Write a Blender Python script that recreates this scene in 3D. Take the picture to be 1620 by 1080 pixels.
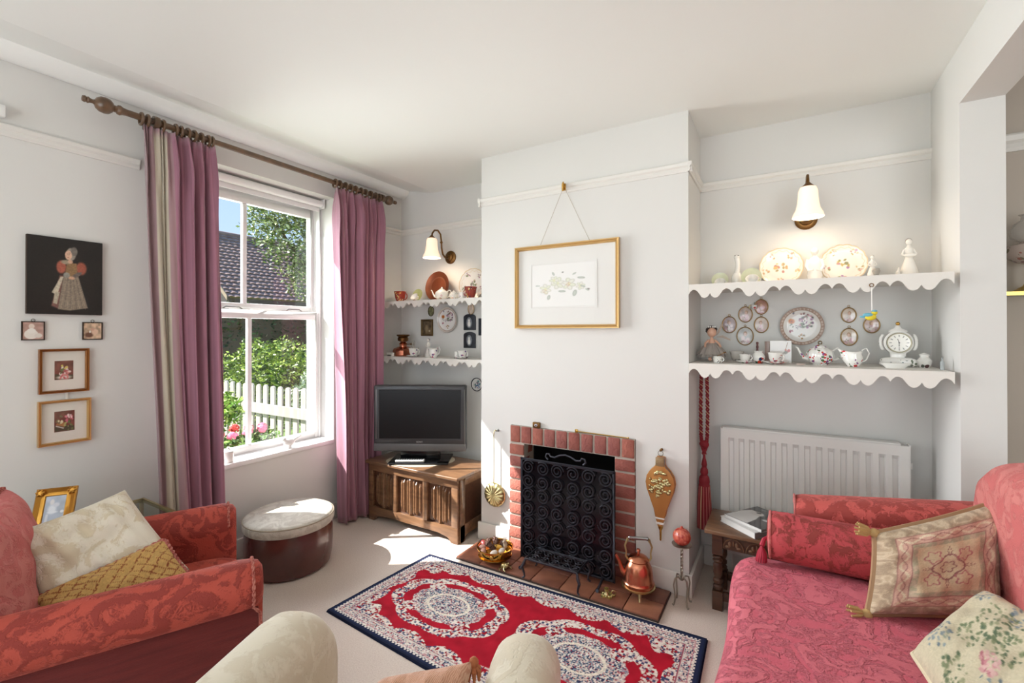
import bpy, bmesh, math, random
from mathutils import Matrix, Vector
import numpy as np
random.seed(7); rng = np.random.default_rng(5)
for o in list(bpy.data.objects): bpy.data.objects.remove(o)
scene = bpy.context.scene; COL = scene.collection
PI = math.pi; sin = math.sin; cos = math.cos

def lin(r, g, b):
    f = lambda c: ((c/255+.055)/1.055)**2.4 if c > 10 else c/255/12.92
    return (f(r), f(g), f(b), 1.0)

# ---------------------------------------------------------------- camera, sky, sun, exposure
cam = bpy.data.cameras.new('camera'); co = bpy.data.objects.new('camera', cam); COL.objects.link(co)
cam.sensor_width = 36; cam.lens = 721.04/1620*36; cam.shift_y = -18.1/1620; cam.clip_start = .02; cam.clip_end = 200
co.location = (2.804, 0, 1.35); co.rotation_euler = (math.radians(90.27), 0, math.radians(30.656))
scene.camera = co
vs = scene.view_settings
vs.view_transform = 'Standard'; vs.look = 'None'; vs.gamma = 1; vs.exposure = 0.24; vs.use_curve_mapping = False

w = bpy.data.worlds.new('sky'); scene.world = w; w.use_nodes = True
nt = w.node_tree; N = nt.nodes; L = nt.links; bg = N['Background']
tc = N.new('ShaderNodeTexCoord'); sx = N.new('ShaderNodeSeparateXYZ'); rp = N.new('ShaderNodeValToRGB')
L.new(tc.outputs['Generated'], sx.inputs[0]); L.new(sx.outputs['Z'], rp.inputs[0]); L.new(rp.outputs[0], bg.inputs[0])
e = rp.color_ramp.elements; e[0].position = 0.0; e[0].color = lin(205, 228, 250); e[1].position = .7; e[1].color = lin(120, 175, 240)
bg.inputs[1].default_value = 1.05

sun = bpy.data.lights.new('sun', 'SUN'); sun.energy = 13; sun.angle = .009; sun.color = (1, .975, .93)
so = bpy.data.objects.new('sun', sun); COL.objects.link(so)
so.rotation_euler = Vector((1, .68, -1.05)).to_track_quat('-Z', 'Y').to_euler(); so.location = (-3, -2, 5)

def area(name, loc, rot, sx_, sy_, power, color=(1, 1, 1)):
    l = bpy.data.lights.new(name, 'AREA'); l.shape = 'RECTANGLE'; l.size = sx_; l.size_y = sy_; l.energy = power; l.color = color
    o = bpy.data.objects.new(name, l); COL.objects.link(o); o.location = loc; o.rotation_euler = rot; return o
# added upward fill behind the camera, daylight at the front window, added next-room fill
area('ceiling_bounce_fill', (1.75, -2.3, 1.25), (math.radians(150), 0, 0), 2.9, 2.1, 50, (.95, .985, 1))
fw = area('front_window_daylight', (-.40, 1.66, 1.50), (math.radians(82), 0, math.radians(-90)), .95, 1.6, 34, (.97, .985, 1)); fw.data.spread = math.radians(95)
area('next_room_fill', (5.0, -2.3, 1.3), (math.radians(90), 0, 0), 1.6, 1.6, 44, (.97, .99, 1))

# ---------------------------------------------------------------- materials
MATS = {}
def mat(name, col, rough=.6, metal=0, bump=None, col2=None, nscale=8, contrast=.5, ramp=None, sheen=0, coat=0, trans=0, emit=None, estr=0, ior=1.5, alpha=1, stretch=None, attr=False, spec=.5, tex='noise', dist=0, detail=4, rough2=None):
    if name in MATS: return MATS[name]
    m = bpy.data.materials.new(name); m.use_nodes = True; MATS[name] = m
    nt = m.node_tree; N = nt.nodes; L = nt.links; b = N['Principled BSDF']
    b.inputs['Base Color'].default_value = lin(*col); b.inputs['Roughness'].default_value = rough; b.inputs['Metallic'].default_value = metal
    b.inputs['IOR'].default_value = ior; b.inputs['Specular IOR Level'].default_value = spec
    b.inputs['Sheen Weight'].default_value = sheen; b.inputs['Coat Weight'].default_value = coat; b.inputs['Transmission Weight'].default_value = trans
    if sheen: b.inputs['Sheen Roughness'].default_value = .4
    b.inputs['Alpha'].default_value = alpha
    if emit: b.inputs['Emission Color'].default_value = lin(*emit); b.inputs['Emission Strength'].default_value = estr
    tc = N.new('ShaderNodeTexCoord'); mp = N.new('ShaderNodeMapping'); L.new(tc.outputs['Object'], mp.inputs[0])
    if stretch: mp.inputs['Scale'].default_value = stretch
    if attr:
        a = N.new('ShaderNodeAttribute'); a.attribute_name = 'Col'; L.new(a.outputs['Color'], b.inputs['Base Color'])
    if col2:
        if tex == 'noise':
            t = N.new('ShaderNodeTexNoise'); t.inputs['Scale'].default_value = nscale; t.inputs['Detail'].default_value = detail; t.inputs['Distortion'].default_value = dist; fo = t.outputs['Fac']
        elif tex == 'wave':
            t = N.new('ShaderNodeTexWave'); t.inputs['Scale'].default_value = nscale; t.inputs['Distortion'].default_value = dist; t.inputs['Detail'].default_value = 3; fo = t.outputs['Fac']
        elif tex == 'voronoi':
            t = N.new('ShaderNodeTexVoronoi'); t.inputs['Scale'].default_value = nscale; fo = t.outputs['Distance']
        L.new(mp.outputs[0], t.inputs['Vector'])
        r = N.new('ShaderNodeValToRGB'); r.color_ramp.elements[0].position = .5-contrast/2; r.color_ramp.elements[1].position = .5+contrast/2
        r.color_ramp.elements[0].color = lin(*col); r.color_ramp.elements[1].color = lin(*col2); L.new(fo, r.inputs[0]); L.new(r.outputs[0], b.inputs['Base Color'])
        if rough2 is not None:
            mr = N.new('ShaderNodeMapRange'); mr.inputs[1].default_value = .5-contrast/2; mr.inputs[2].default_value = .5+contrast/2
            mr.inputs[3].default_value = rough; mr.inputs[4].default_value = rough2; L.new(fo, mr.inputs[0]); L.new(mr.outputs[0], b.inputs['Roughness'])
    if bump:
        bt = N.new('ShaderNodeTexNoise'); bt.inputs['Scale'].default_value = bump[0]; bt.inputs['Detail'].default_value = 3; L.new(mp.outputs[0], bt.inputs['Vector'])
        bn = N.new('ShaderNodeBump'); bn.inputs['Strength'].default_value = bump[1]; bn.inputs['Distance'].default_value = bump[2] if len(bump) > 2 else .004
        L.new(bt.outputs['Fac'], bn.inputs['Height']); L.new(bn.outputs[0], b.inputs['Normal'])
    return m

def damask(name, ca, cb, scale=9, edge=.06, rough=.75, bump=.5, sheen=.3, cc=None):
    """woven two-tone fabric: distorted noise cut to leafy motifs, raised pile, fine weave"""
    if name in MATS: return MATS[name]
    m = bpy.data.materials.new(name); m.use_nodes = True; MATS[name] = m
    nt = m.node_tree; N = nt.nodes; L = nt.links; b = N['Principled BSDF']
    b.inputs['Roughness'].default_value = rough; b.inputs['Sheen Weight'].default_value = sheen; b.inputs['Sheen Roughness'].default_value = .35
    b.inputs['Sheen Tint'].default_value = lin(*[min(255, c+60) for c in ca]); b.inputs['Specular IOR Level'].default_value = .25
    tc = N.new('ShaderNodeTexCoord')
    t = N.new('ShaderNodeTexNoise'); t.inputs['Scale'].default_value = scale; t.inputs['Detail'].default_value = 2.5; t.inputs['Distortion'].default_value = 2.2
    L.new(tc.outputs['Object'], t.inputs['Vector'])
    wv = N.new('ShaderNodeTexNoise'); wv.inputs['Scale'].default_value = scale*5; wv.inputs['Detail'].default_value = 3; wv.inputs['Distortion'].default_value = 3
    L.new(tc.outputs['Object'], wv.inputs['Vector'])
    ad = N.new('ShaderNodeMath'); ad.operation = 'MULTIPLY_ADD'; ad.inputs[1].default_value = .35; L.new(wv.outputs['Fac'], ad.inputs[0]); L.new(t.outputs['Fac'], ad.inputs[2])
    r = N.new('ShaderNodeValToRGB'); r.color_ramp.elements[0].position = .67-edge; r.color_ramp.elements[1].position = .67+edge
    r.color_ramp.elements[0].color = lin(*ca); r.color_ramp.elements[1].color = lin(*cb)
    if cc: el = r.color_ramp.elements.new(.67); el.color = lin(*cc)
    L.new(ad.outputs[0], r.inputs[0]); L.new(r.outputs[0], b.inputs['Base Color'])
    f = N.new('ShaderNodeTexNoise'); f.inputs['Scale'].default_value = 220; L.new(tc.outputs['Object'], f.inputs['Vector'])
    s2 = N.new('ShaderNodeMath'); s2.operation = 'MULTIPLY_ADD'; s2.inputs[1].default_value = .25; L.new(f.outputs['Fac'], s2.inputs[0])
    rr = N.new('ShaderNodeMapRange'); rr.inputs[1].default_value = .6; rr.inputs[2].default_value = .74; L.new(ad.outputs[0], rr.inputs[0]); L.new(rr.outputs[0], s2.inputs[2])
    bn = N.new('ShaderNodeBump'); bn.inputs['Strength'].default_value = bump; bn.inputs['Distance'].default_value = .004
    L.new(s2.outputs[0], bn.inputs['Height']); L.new(bn.outputs[0], b.inputs['Normal'])
    return m

def china(name, base=(240, 238, 232), a=(190, 90, 120), b2=(110, 130, 90), c=(120, 90, 140), scale=55, amount=.42):
    """white glazed porcelain with small scattered painted sprigs"""
    if name in MATS: return MATS[name]
    m = bpy.data.materials.new(name); m.use_nodes = True; MATS[name] = m
    nt = m.node_tree; N = nt.nodes; L = nt.links; b = N['Principled BSDF']; b.inputs['Roughness'].default_value = .12; b.inputs['Coat Weight'].default_value = .4
    tc = N.new('ShaderNodeTexCoord'); v = N.new('ShaderNodeTexVoronoi'); v.inputs['Scale'].default_value = scale; L.new(tc.outputs['Object'], v.inputs['Vector'])
    big = N.new('ShaderNodeTexNoise'); big.inputs['Scale'].default_value = scale*.33; L.new(tc.outputs['Object'], big.inputs['Vector'])
    lt = N.new('ShaderNodeMath'); lt.operation = 'LESS_THAN'; lt.inputs[1].default_value = amount; L.new(v.outputs['Distance'], lt.inputs[0])
    gt = N.new('ShaderNodeMath'); gt.operation = 'GREATER_THAN'; gt.inputs[1].default_value = .54; L.new(big.outputs['Fac'], gt.inputs[0])
    mu = N.new('ShaderNodeMath'); mu.operation = 'MULTIPLY'; L.new(lt.outputs[0], mu.inputs[0]); L.new(gt.outputs[0], mu.inputs[1])
    sp = N.new('ShaderNodeSeparateColor'); L.new(v.outputs['Color'], sp.inputs[0]); r = N.new('ShaderNodeValToRGB'); r.color_ramp.interpolation = 'CONSTANT'
    r.color_ramp.elements[0].color = lin(*a); r.color_ramp.elements[1].position = .36; r.color_ramp.elements[1].color = lin(*b2)
    e3 = r.color_ramp.elements.new(.7); e3.color = lin(*c); L.new(sp.outputs[0], r.inputs[0])
    mx = N.new('ShaderNodeMix'); mx.data_type = 'RGBA'; mx.inputs[6].default_value = lin(*base); L.new(mu.outputs[0], mx.inputs[0]); L.new(r.outputs[0], mx.inputs[7]); L.new(mx.outputs[2], b.inputs['Base Color'])
    return m

WALL = mat('wall_paint', (224, 223, 219), .85, bump=(14, .12, .006), spec=.2)
CEIL = mat('ceiling_paint', (243, 245, 241), .9, spec=.2)
TRIM = mat('gloss_trim_paint', (229, 227, 221), .4)
WINW = mat('window_gloss_white', (240, 240, 238), .3)
CARPET = mat('carpet_pile', (218, 201, 188), .95, bump=(420, .9, .006), col2=(241, 228, 216), nscale=190, contrast=.5, spec=.1)
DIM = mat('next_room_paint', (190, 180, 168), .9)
SHELF = mat('shelf_cream_paint', (228, 224, 216), .45)
BRASS = mat('brass', (200, 160, 85), .25, 1)
ABRASS = mat('antique_brass', (120, 88, 52), .38, 1)
PBRASS = mat('pale_brass', (196, 184, 136), .3, 1)
COPPER = mat('copper', (212, 142, 112), .24, 1, col2=(176, 100, 74), nscale=9)
IRON = mat('wrought_iron', (70, 72, 80), .34, .85, bump=(120, .3))
GILT = mat('gilt_wood', (186, 140, 72), .35, .75, bump=(60, .3))
OAK = mat('dark_oak', (92, 58, 38), .38, col2=(58, 36, 24), nscale=7, stretch=(1, 8, 8), contrast=.6, dist=.6, coat=.2)
OAKL = mat('worn_oak', (140, 104, 74), .36, col2=(92, 66, 48), nscale=5, stretch=(1.2, 9, 9), contrast=.6, dist=.6, coat=.3)
WHITE = mat('white_glaze', (242, 240, 234), .18, coat=.3)
BISQUE = mat('bisque_white', (236, 231, 222), .55)
BLACKP = mat('black_gloss_plastic', (16, 16, 18), .18)
GREYP = mat('grey_plastic', (56, 56, 58), .42)
PAINT = mat('painted_surface', (255, 255, 255), .5, attr=True)
PAINTG = mat('painted_glaze', (255, 255, 255), .12, attr=True, coat=.4)
PAINTF = mat('painted_fabric', (255, 255, 255), .9, attr=True, bump=(260, .6, .003), sheen=.15, spec=.15)
POLE = mat('pole_wood', (120, 90, 64), .3, col2=(76, 58, 42), nscale=20, coat=.3)
SOFAD = damask('sofa_damask', (200, 94, 88), (160, 70, 64), 11, .04, bump=.6, sheen=.5)
REDD = damask('red_damask', (182, 80, 66), (146, 60, 52), 11, .04, bump=.6, sheen=.5)
PINKD = damask('pink_damask', (204, 98, 114), (210, 112, 124), 11, .13, bump=1.25, sheen=.45)
ROSED = damask('rose_damask', (200, 108, 106), (208, 128, 122), 12, .06, bump=.6, sheen=.5)
CREAMD = damask('cream_damask', (222, 213, 194), (214, 203, 182), 9, .04, bump=.4, sheen=.25)
CREAM2 = damask('cream_silk_damask', (226, 217, 200), (212, 198, 172), 9, .04, rough=.6, bump=.4, sheen=.2)
SPRIG = china('sprig_china'); SPRIG2 = china('bold_sprig_china', a=(200, 60, 60), b2=(90, 110, 80), c=(130, 70, 130), scale=70, amount=.5)
FAINT = china('faint_sprig_china', a=(215, 180, 160), b2=(205, 205, 170), c=(220, 190, 190), scale=40)
IMARI = china('red_gold_china', (150, 50, 36), (214, 170, 90), (70, 44, 60), (225, 200, 160), 90, .5)
MUG = china('strawberry_china', a=(200, 50, 50), b2=(110, 120, 110), c=(140, 60, 90), scale=85, amount=.55)
HOLE = mat('soot_black', (14, 13, 13), .9)

def glassm(name, tint=(1, 1, 1, 1), mixf=.12):
    m = bpy.data.materials.new(name); m.use_nodes = True; N = m.node_tree.nodes; L = m.node_tree.links; N.remove(N['Principled BSDF'])
    t = N.new('ShaderNodeBsdfTransparent'); t.inputs[0].default_value = tint; g = N.new('ShaderNodeBsdfGlossy'); g.inputs['Roughness'].default_value = .01
    f = N.new('ShaderNodeFresnel'); f.inputs[0].default_value = 1.5; mx = N.new('ShaderNodeMixShader'); ge = N.new('ShaderNodeNewGeometry'); fm = N.new('ShaderNodeMath'); fm.operation = 'SUBTRACT'; fm.use_clamp = True; L.new(f.outputs[0], fm.inputs[0]); L.new(ge.outputs['Backfacing'], fm.inputs[1]); L.new(fm.outputs[0], mx.inputs[0]); L.new(t.outputs[0], mx.inputs[1]); L.new(g.outputs[0], mx.inputs[2])
    L.new(mx.outputs[0], N['Material Output'].inputs[0]); return m
GLASS = glassm('window_glass'); TGLASS = glassm('table_glass', (.80, .86, .80, 1))

# ---------------------------------------------------------------- mesh builder
class M:
    def __init__(s): s.v = []; s.f = []; s.flat = False
    def add(s, vs_, fs):
        n = len(s.v); s.v += [tuple(p) for p in vs_]; s.f += [tuple(n+i for i in q) for q in fs]; return s
    def box(s, x0, x1, y0, y1, z0, z1):
        return s.add([(x0, y0, z0), (x1, y0, z0), (x1, y1, z0), (x0, y1, z0), (x0, y0, z1), (x1, y0, z1), (x1, y1, z1), (x0, y1, z1)],
                     [(0, 3, 2, 1), (4, 5, 6, 7), (0, 1, 5, 4), (1, 2, 6, 5), (2, 3, 7, 6), (3, 0, 4, 7)])
    def cbox(s, cx, cy, cz, sx, sy, sz): return s.box(cx-sx/2, cx+sx/2, cy-sy/2, cy+sy/2, cz-sz/2, cz+sz/2)
    def lathe(s, prof, n=24, c=(0, 0, 0), mx=None, ell=(1, 1)):
        vs_ = []; fs = []
        for r, z in prof:
            for k in range(n):
                a = 2*PI*k/n; p = Vector((r*cos(a)*ell[0], r*sin(a)*ell[1], z)); p = (mx @ p) if mx else p; vs_.append((p.x+c[0], p.y+c[1], p.z+c[2]))
        for i in range(len(prof)-1):
            for k in range(n):
                k2 = (k+1) % n; fs.append((i*n+k, i*n+k2, (i+1)*n+k2, (i+1)*n+k))
        if prof[0][0] > 1e-5: fs.append(tuple(reversed(range(n))))
        if prof[-1][0] > 1e-5: fs.append(tuple((len(prof)-1)*n+k for k in range(n)))
        return s.add(vs_, fs)
    def ball(s, c, r, n=16, m=10, e=1.0):
        if not hasattr(r, '__len__'): r = (r, r, r)
        vs_ = []; fs = []; p = lambda x: math.copysign(abs(x)**e, x)
        for i in range(m+1):
            t = -PI/2+PI*i/m
            for k in range(n):
                a = 2*PI*k/n; vs_.append((c[0]+r[0]*p(cos(t))*p(cos(a)), c[1]+r[1]*p(cos(t))*p(sin(a)), c[2]+r[2]*p(sin(t))))
        for i in range(m):
            for k in range(n): k2 = (k+1) % n; fs.append((i*n+k, i*n+k2, (i+1)*n+k2, (i+1)*n+k))
        return s.add(vs_, fs)
    def tube(s, pts, r, n=8, closed=False, ell=None):
        pts = [Vector(p) for p in pts]; m = len(pts); vs_ = []; fs = []; up = None
        for i, p in enumerate(pts):
            a = pts[(i-1) % m] if closed or i > 0 else p; b = pts[(i+1) % m] if closed or i < m-1 else p
            t = (b-a).normalized() if (b-a).length > 1e-9 else Vector((0, 0, 1))
            if up is None: up = Vector((0, 0, 1)) if abs(t.z) < .9 else Vector((1, 0, 0))
            u = (up-t*up.dot(t)); u = u.normalized() if u.length > 1e-6 else t.orthogonal().normalized(); up = u; w_ = t.cross(u)
            rr = r[i] if hasattr(r, '__len__') else r
            for k in range(n):
                q = 2*PI*k/n; vs_.append(p+u*(rr*cos(q))+w_*(rr*sin(q)*(ell or 1)))
        for i in range(m-1 if not closed else m):
            j = (i+1) % m
            for k in range(n): k2 = (k+1) % n; fs.append((i*n+k, i*n+k2, j*n+k2, j*n+k))
        if not closed: fs += [tuple(reversed(range(n))), tuple((m-1)*n+k for k in range(n))]
        return s.add(vs_, fs)
    def prism(s, poly, a, b, axis='z'):
        mk = {'z': lambda p, h: (p[0], p[1], h), 'y': lambda p, h: (p[0], h, p[1]), 'x': lambda p, h: (h, p[0], p[1])}[axis]
        n = len(poly); vs_ = [mk(p, a) for p in poly]+[mk(p, b) for p in poly]
        return s.add(vs_, [tuple(reversed(range(n))), tuple(range(n, 2*n))]+[(i, (i+1) % n, n+(i+1) % n, n+i) for i in range(n)])
    def grid(s, fn, nu, nv, closeu=False):
        vs_ = [fn(i/nu, j/nv) for j in range(nv+1) for i in range(nu+1)]; W = nu+1
        return s.add(vs_, [(j*W+i, j*W+i+1, (j+1)*W+i+1, (j+1)*W+i) for j in range(nv) for i in range(nu)])
    def xf(s, mx, start=0): s.v = s.v[:start]+[tuple(mx @ Vector(p)) for p in s.v[start:]]; return s
    def mv(s, x, y, z, rz=0): return s.xf(Matrix.Translation((x, y, z)) @ Matrix.Rotation(rz, 4, 'Z'))

def build(name, m, material, parent=None, loc=(0, 0, 0), rz=0, bevel=0, seg=2, smooth=True, world=False, paint=None, solid=0, sub=0, sharp=38):
    """links one mesh object; world=True: the mesh is given in room coordinates and is moved under its parent's origin"""
    if world:
        if parent: mx = chainmx(parent).inverted(); m.xf(mx)
        elif loc != (0, 0, 0): m.xf(Matrix.Translation(loc).inverted())
    me = bpy.data.meshes.new(name); me.from_pydata(m.v, [], m.f); me.materials.append(material)
    bm = bmesh.new(); bm.from_mesh(me)
    if bevel:
        bmesh.ops.remove_doubles(bm, verts=bm.verts, dist=1e-6)
        ed = [e_ for e_ in bm.edges if len(e_.link_faces) == 2 and e_.calc_face_angle(0) > .5]
        bmesh.ops.bevel(bm, geom=ed, offset=bevel, segments=seg, affect='EDGES', profile=.5, clamp_overlap=True)
    bmesh.ops.recalc_face_normals(bm, faces=bm.faces); bm.to_mesh(me); bm.free()
    if smooth:
        me.shade_smooth(); me.set_sharp_from_angle(angle=math.radians(sharp))
    if paint is not None:
        n = len(me.vertices); a = np.empty(n*3); me.vertices.foreach_get('co', a); c = np.ones((n, 4)); c[:, :3] = paint(a.reshape(-1, 3)) if callable(paint) else paint
        c[:, :3] = np.where(c[:, :3] > .04045, ((c[:, :3]+.055)/1.055)**2.4, c[:, :3]/12.92)
        at = me.color_attributes.new('Col', 'FLOAT_COLOR', 'POINT'); at.data.foreach_set('color', c.ravel())
    o = bpy.data.objects.new(name, me); COL.objects.link(o); o.location = loc; o.rotation_euler = (0, 0, rz)
    if parent: o.parent = parent
    if solid: q = o.modifiers.new('thickness', 'SOLIDIFY'); q.thickness = solid; q.offset = 0
    if sub: q = o.modifiers.new('smooth', 'SUBSURF'); q.levels = q.render_levels = sub
    return o
def chainmx(o):
    m = Matrix.Translation(o.location) @ o.rotation_euler.to_matrix().to_4x4()
    return chainmx(o.parent) @ m if o.parent else m
def tag(o, label, cat, group=None):
    o['label'] = label; o['category'] = cat
    if group: o['group'] = group
    return o
def thing(name, label, cat, loc=(0, 0, 0), rz=0, group=None):
    o = bpy.data.objects.new(name, None); COL.objects.link(o); o.empty_display_size = .05; o.location = loc; o.rotation_euler = (0, 0, rz)
    return tag(o, label, cat, group)
def struct(name, m, material, parent=None, **k):
    o = build(name, m, material, parent, **k)
    if not parent: o['kind'] = 'structure'
    return o
def clone(o, parent, loc=None, rz=None):
    c = o.copy(); COL.objects.link(c); c.parent = parent
    if loc is not None: c.location = loc
    if rz is not None: c.rotation_euler = (0, 0, rz)
    return c
def clone_tree(root, loc, label, rz=0):
    r = clone(root, None, loc, rz); r['label'] = label
    for ch in list(root.children):
        c = clone(ch, r)
        for g in list(ch.children): clone(g, c)
    return r

# ================================================================ THE ROOM
W0, XR, YB, YC, H = 0.0, 3.414, 2.873, 2.47, 2.49
XA, XB, JT = 1.107, 2.392, .131
struct('floor', M().box(-.3, 7, -2.6, 3.2, -.05, 0), CARPET, smooth=False)
m = M().box(.36, 7, -2.6, 3.2, H, H+.1)
# the ceiling lifts slightly and rolls into the window wall
m.prism([(-.0, 2.545), (.1, 2.54), (.2, 2.522), (.3, 2.498), (.36, H), (.36, 2.62), (0, 2.62)], -2.6, 3.2, 'y'); struct('ceiling', m, CEIL, sharp=20)
cv = [(0, 2.492), (.012, 2.484), (.035, 2.487), (.065, 2.500), (.085, 2.520), (.092, 2.548), (0, 2.56)]
struct('trim_9', M().prism(cv, -2.6, YB, 'y'), mat('coving_white', (244, 245, 242), .6), sharp=60)
# window wall with its opening
wy0, wy1, wz0, wz1 = 1.14, 2.19, .55, 2.325
m = M().box(-.3, 0, -2.6, wy0, 0, 2.62).box(-.3, 0, wy1, 3.2, 0, 2.62).box(-.3, 0, wy0, wy1, 0, wz0).box(-.3, 0, wy0, wy1, wz1, 2.62)
struct('wall_left', m, WALL, smooth=False)
struct('wall_back', M().box(0, 7, YB, 3.2, 0, 2.62), WALL, smooth=False)
fx0, fx1, fz1 = 1.435, 2.005, .665
m = M().box(XA, 1.331, YC, YB, 0, H).box(2.12, XB, YC, YB, 0, H).box(1.331, 2.12, YC, YB, .77, H)
o = struct('wall_chimney', m, WALL, smooth=False)
m = M().box(XR, XR+JT, YC, YB, 0, H).box(XR, XR+JT, -2.6, YC, 2.262, H).box(XR, XR+JT, -2.6, .25, 0, 2.262)
struct('wall_right', m, WALL, smooth=False)
m = M().box(-.3, .3, -2.75, -2.6, 0, H).box(3.2, 4.2, -2.75, -2.6, 0, H).box(.3, 3.2, -2.75, -2.6, 2.3, H).box(5.8, 7, -2.75, -2.6, 0, H).box(4.2, 5.8, -2.75, -2.6, 2.2, H).box(4.2, 5.8, -2.75, -2.6, 0, .5)
struct('wall_front', m, WALL, smooth=False)
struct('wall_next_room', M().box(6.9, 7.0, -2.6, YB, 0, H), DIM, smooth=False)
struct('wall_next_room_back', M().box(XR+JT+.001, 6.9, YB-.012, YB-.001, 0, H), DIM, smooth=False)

def rail(name, p0, p1, nrm, z=2.222, h=.05, d=.02):
    prof = [(0, z-h), (d*.35, z-h), (d*.55, z-h*.8), (d*.45, z-h*.55), (d*.8, z-h*.4), (d, z-h*.12), (d*.8, z), (0, z)]
    m = M(); n = len(prof); vs_ = [(p[0]+nrm[0]*a, p[1]+nrm[1]*a, b) for p in (p0, p1) for a, b in prof]
    m.add(vs_, [tuple(range(n)), tuple(reversed(range(n, 2*n)))]+[(i, (i+1) % n, n+(i+1) % n, n+i) for i in range(n)])
    struct(name, m, TRIM, smooth=False)
rail('trim_1', (0, -2.6), (0, 1.02), (1, 0)); rail('trim_2', (0, 2.26), (0, YB), (1, 0)); rail('trim_3', (0, YB), (XA, YB), (0, -1))
rail('trim_4', (XA-.02, YC), (XB+.02, YC), (0, -1)); rail('trim_5', (XB, YC-.02), (XB, YB), (1, 0)); rail('trim_6', (XA, YC-.02), (XA, YB), (-1, 0))
rail('trim_7', (XB, YB), (XR, YB), (0, -1)); rail('trim_8', (XR+JT, YB-.012), (6.9, YB-.012), (0, -1), h=.075, d=.03)
def skirt(name, *boxes):
    m = M()
    for x0, x1, y0, y1 in boxes: m.box(x0, x1, y0, y1, 0, .115)
    struct(name, m, TRIM, bevel=.006)
skirt('baseboard_left', (0, .018, -2.6, YB)); skirt('baseboard_back', (.018, XA, YB-.018, YB)); skirt('baseboard_chimney_left', (XA-.018, 1.331, YC-.018, YC)); skirt('baseboard_chimney_right', (2.14, XB+.018, YC-.018, YC))
skirt('baseboard_chimney_sides', (XB, XB+.018, YC, YB-.018)); skirt('baseboard_alcove', (XB+.018, XR, YB-.018, YB)); skirt('baseboard_right', (XR-.018, XR, YC, YB-.02))

# ---- sash window
win = bpy.data.objects.new('window_1', None); COL.objects.link(win); win['kind'] = 'structure'; win.location = (-.12, 1.645, .55)
wb = lambda n, m, mt=WINW, **k: build(n, m, mt, win, world=True, **k)
m = M().box(-.29, -.14, wy0, wy0+.018, .577, wz1).box(-.29, -.14, wy1-.018, wy1, .577, wz1).box(-.29, -.14, wy0+.018, wy1-.018, 2.262, wz1); wb('window_frame', m, bevel=.005)
wb('window_sill', M().box(-.29, .012, wy0, wy1, .545, .577), bevel=.008)
def sash(x0, x1, z0, z1, g0, g1, nm):
    m = M().box(x0, x1, 1.158, 1.195, z0, z1).box(x0, x1, 2.148, 2.172, z0, z1).box(x0, x1, 1.195, 2.148, z0, g0).box(x0, x1, 1.195, 2.148, g1, z1)
    f = wb(nm, m, bevel=.004)
    b = build('glazing_bar', M().box(x0+.006, x1-.006, 1.657, 1.685, g0, g1), WINW, f, world=True, bevel=.005)
    for y0, y1 in ((1.195, 1.657), (1.685, 2.148)): build('pane', M().box((x0+x1)/2-.002, (x0+x1)/2+.002, y0, y1, g0, g1), GLASS, f, world=True, smooth=False)
sash(-.19, -.15, .577, 1.495, .623, 1.440, 'lower_sash'); sash(-.25, -.21, 1.478, 2.262, 1.539, 2.194, 'upper_sash')
chrome = mat('dull_chrome', (140, 138, 132), .3, 1)
for y in (1.54, 1.96):
    m = M().box(-.205, -.155, y-.06, y-.0, 1.495, 1.499).tube([(-.17, y-.03, 1.499), (-.17, y-.01, 1.511), (-.17, y+.07, 1.511), (-.17, y+.09, 1.499)], .004, 6).box(-.19, -.155, y+.07, y+.13, 1.495, 1.499); wb('sash_fastener', m, chrome)
rb = thing('roller_blind', 'white roller blind rolled up at the top of the sash window', 'blind', (-.105, 1.66, 2.29))
build('blind_roll', M().lathe([(.025, -.50), (.025, .50)], 20, (-.105, 1.66, 2.288), Matrix.Rotation(PI/2, 4, 'X')), WINW, rb, world=True)
build('end_bracket', M().box(-.132, -.078, 2.164, 2.171, 2.255, 2.322), WINW, rb, world=True); build('hem_bar', M().box(-.134, -.126, 1.16, 2.16, 2.235, 2.268), WINW, rb, world=True, bevel=.002)

# ---- unseen windows added for light, behind the camera and in the next room (only frames)
def frame_only(name, x0, x1, z0, z1, nv):
    r = bpy.data.objects.new(name, None); COL.objects.link(r); r['kind'] = 'structure'; r.location = (x0, -2.68, z0)
    m = M().box(x0, x0+.06, -2.71, -2.65, z0, z1).box(x1-.06, x1, -2.71, -2.65, z0, z1).box(x0, x1, -2.71, -2.65, z0, z0+.06).box(x0, x1, -2.71, -2.65, z1-.06, z1)
    for k in range(1, nv): xx = x0+(x1-x0)*k/nv; m.box(xx-.03, xx+.03, -2.71, -2.65, z0, z1)
    build('window_frame', m, WINW, r, world=True)
frame_only('added_window_2', .3, 3.2, .001, 2.3, 4); frame_only('added_window_3', 4.2, 5.8, .5, 2.2, 3)

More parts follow.
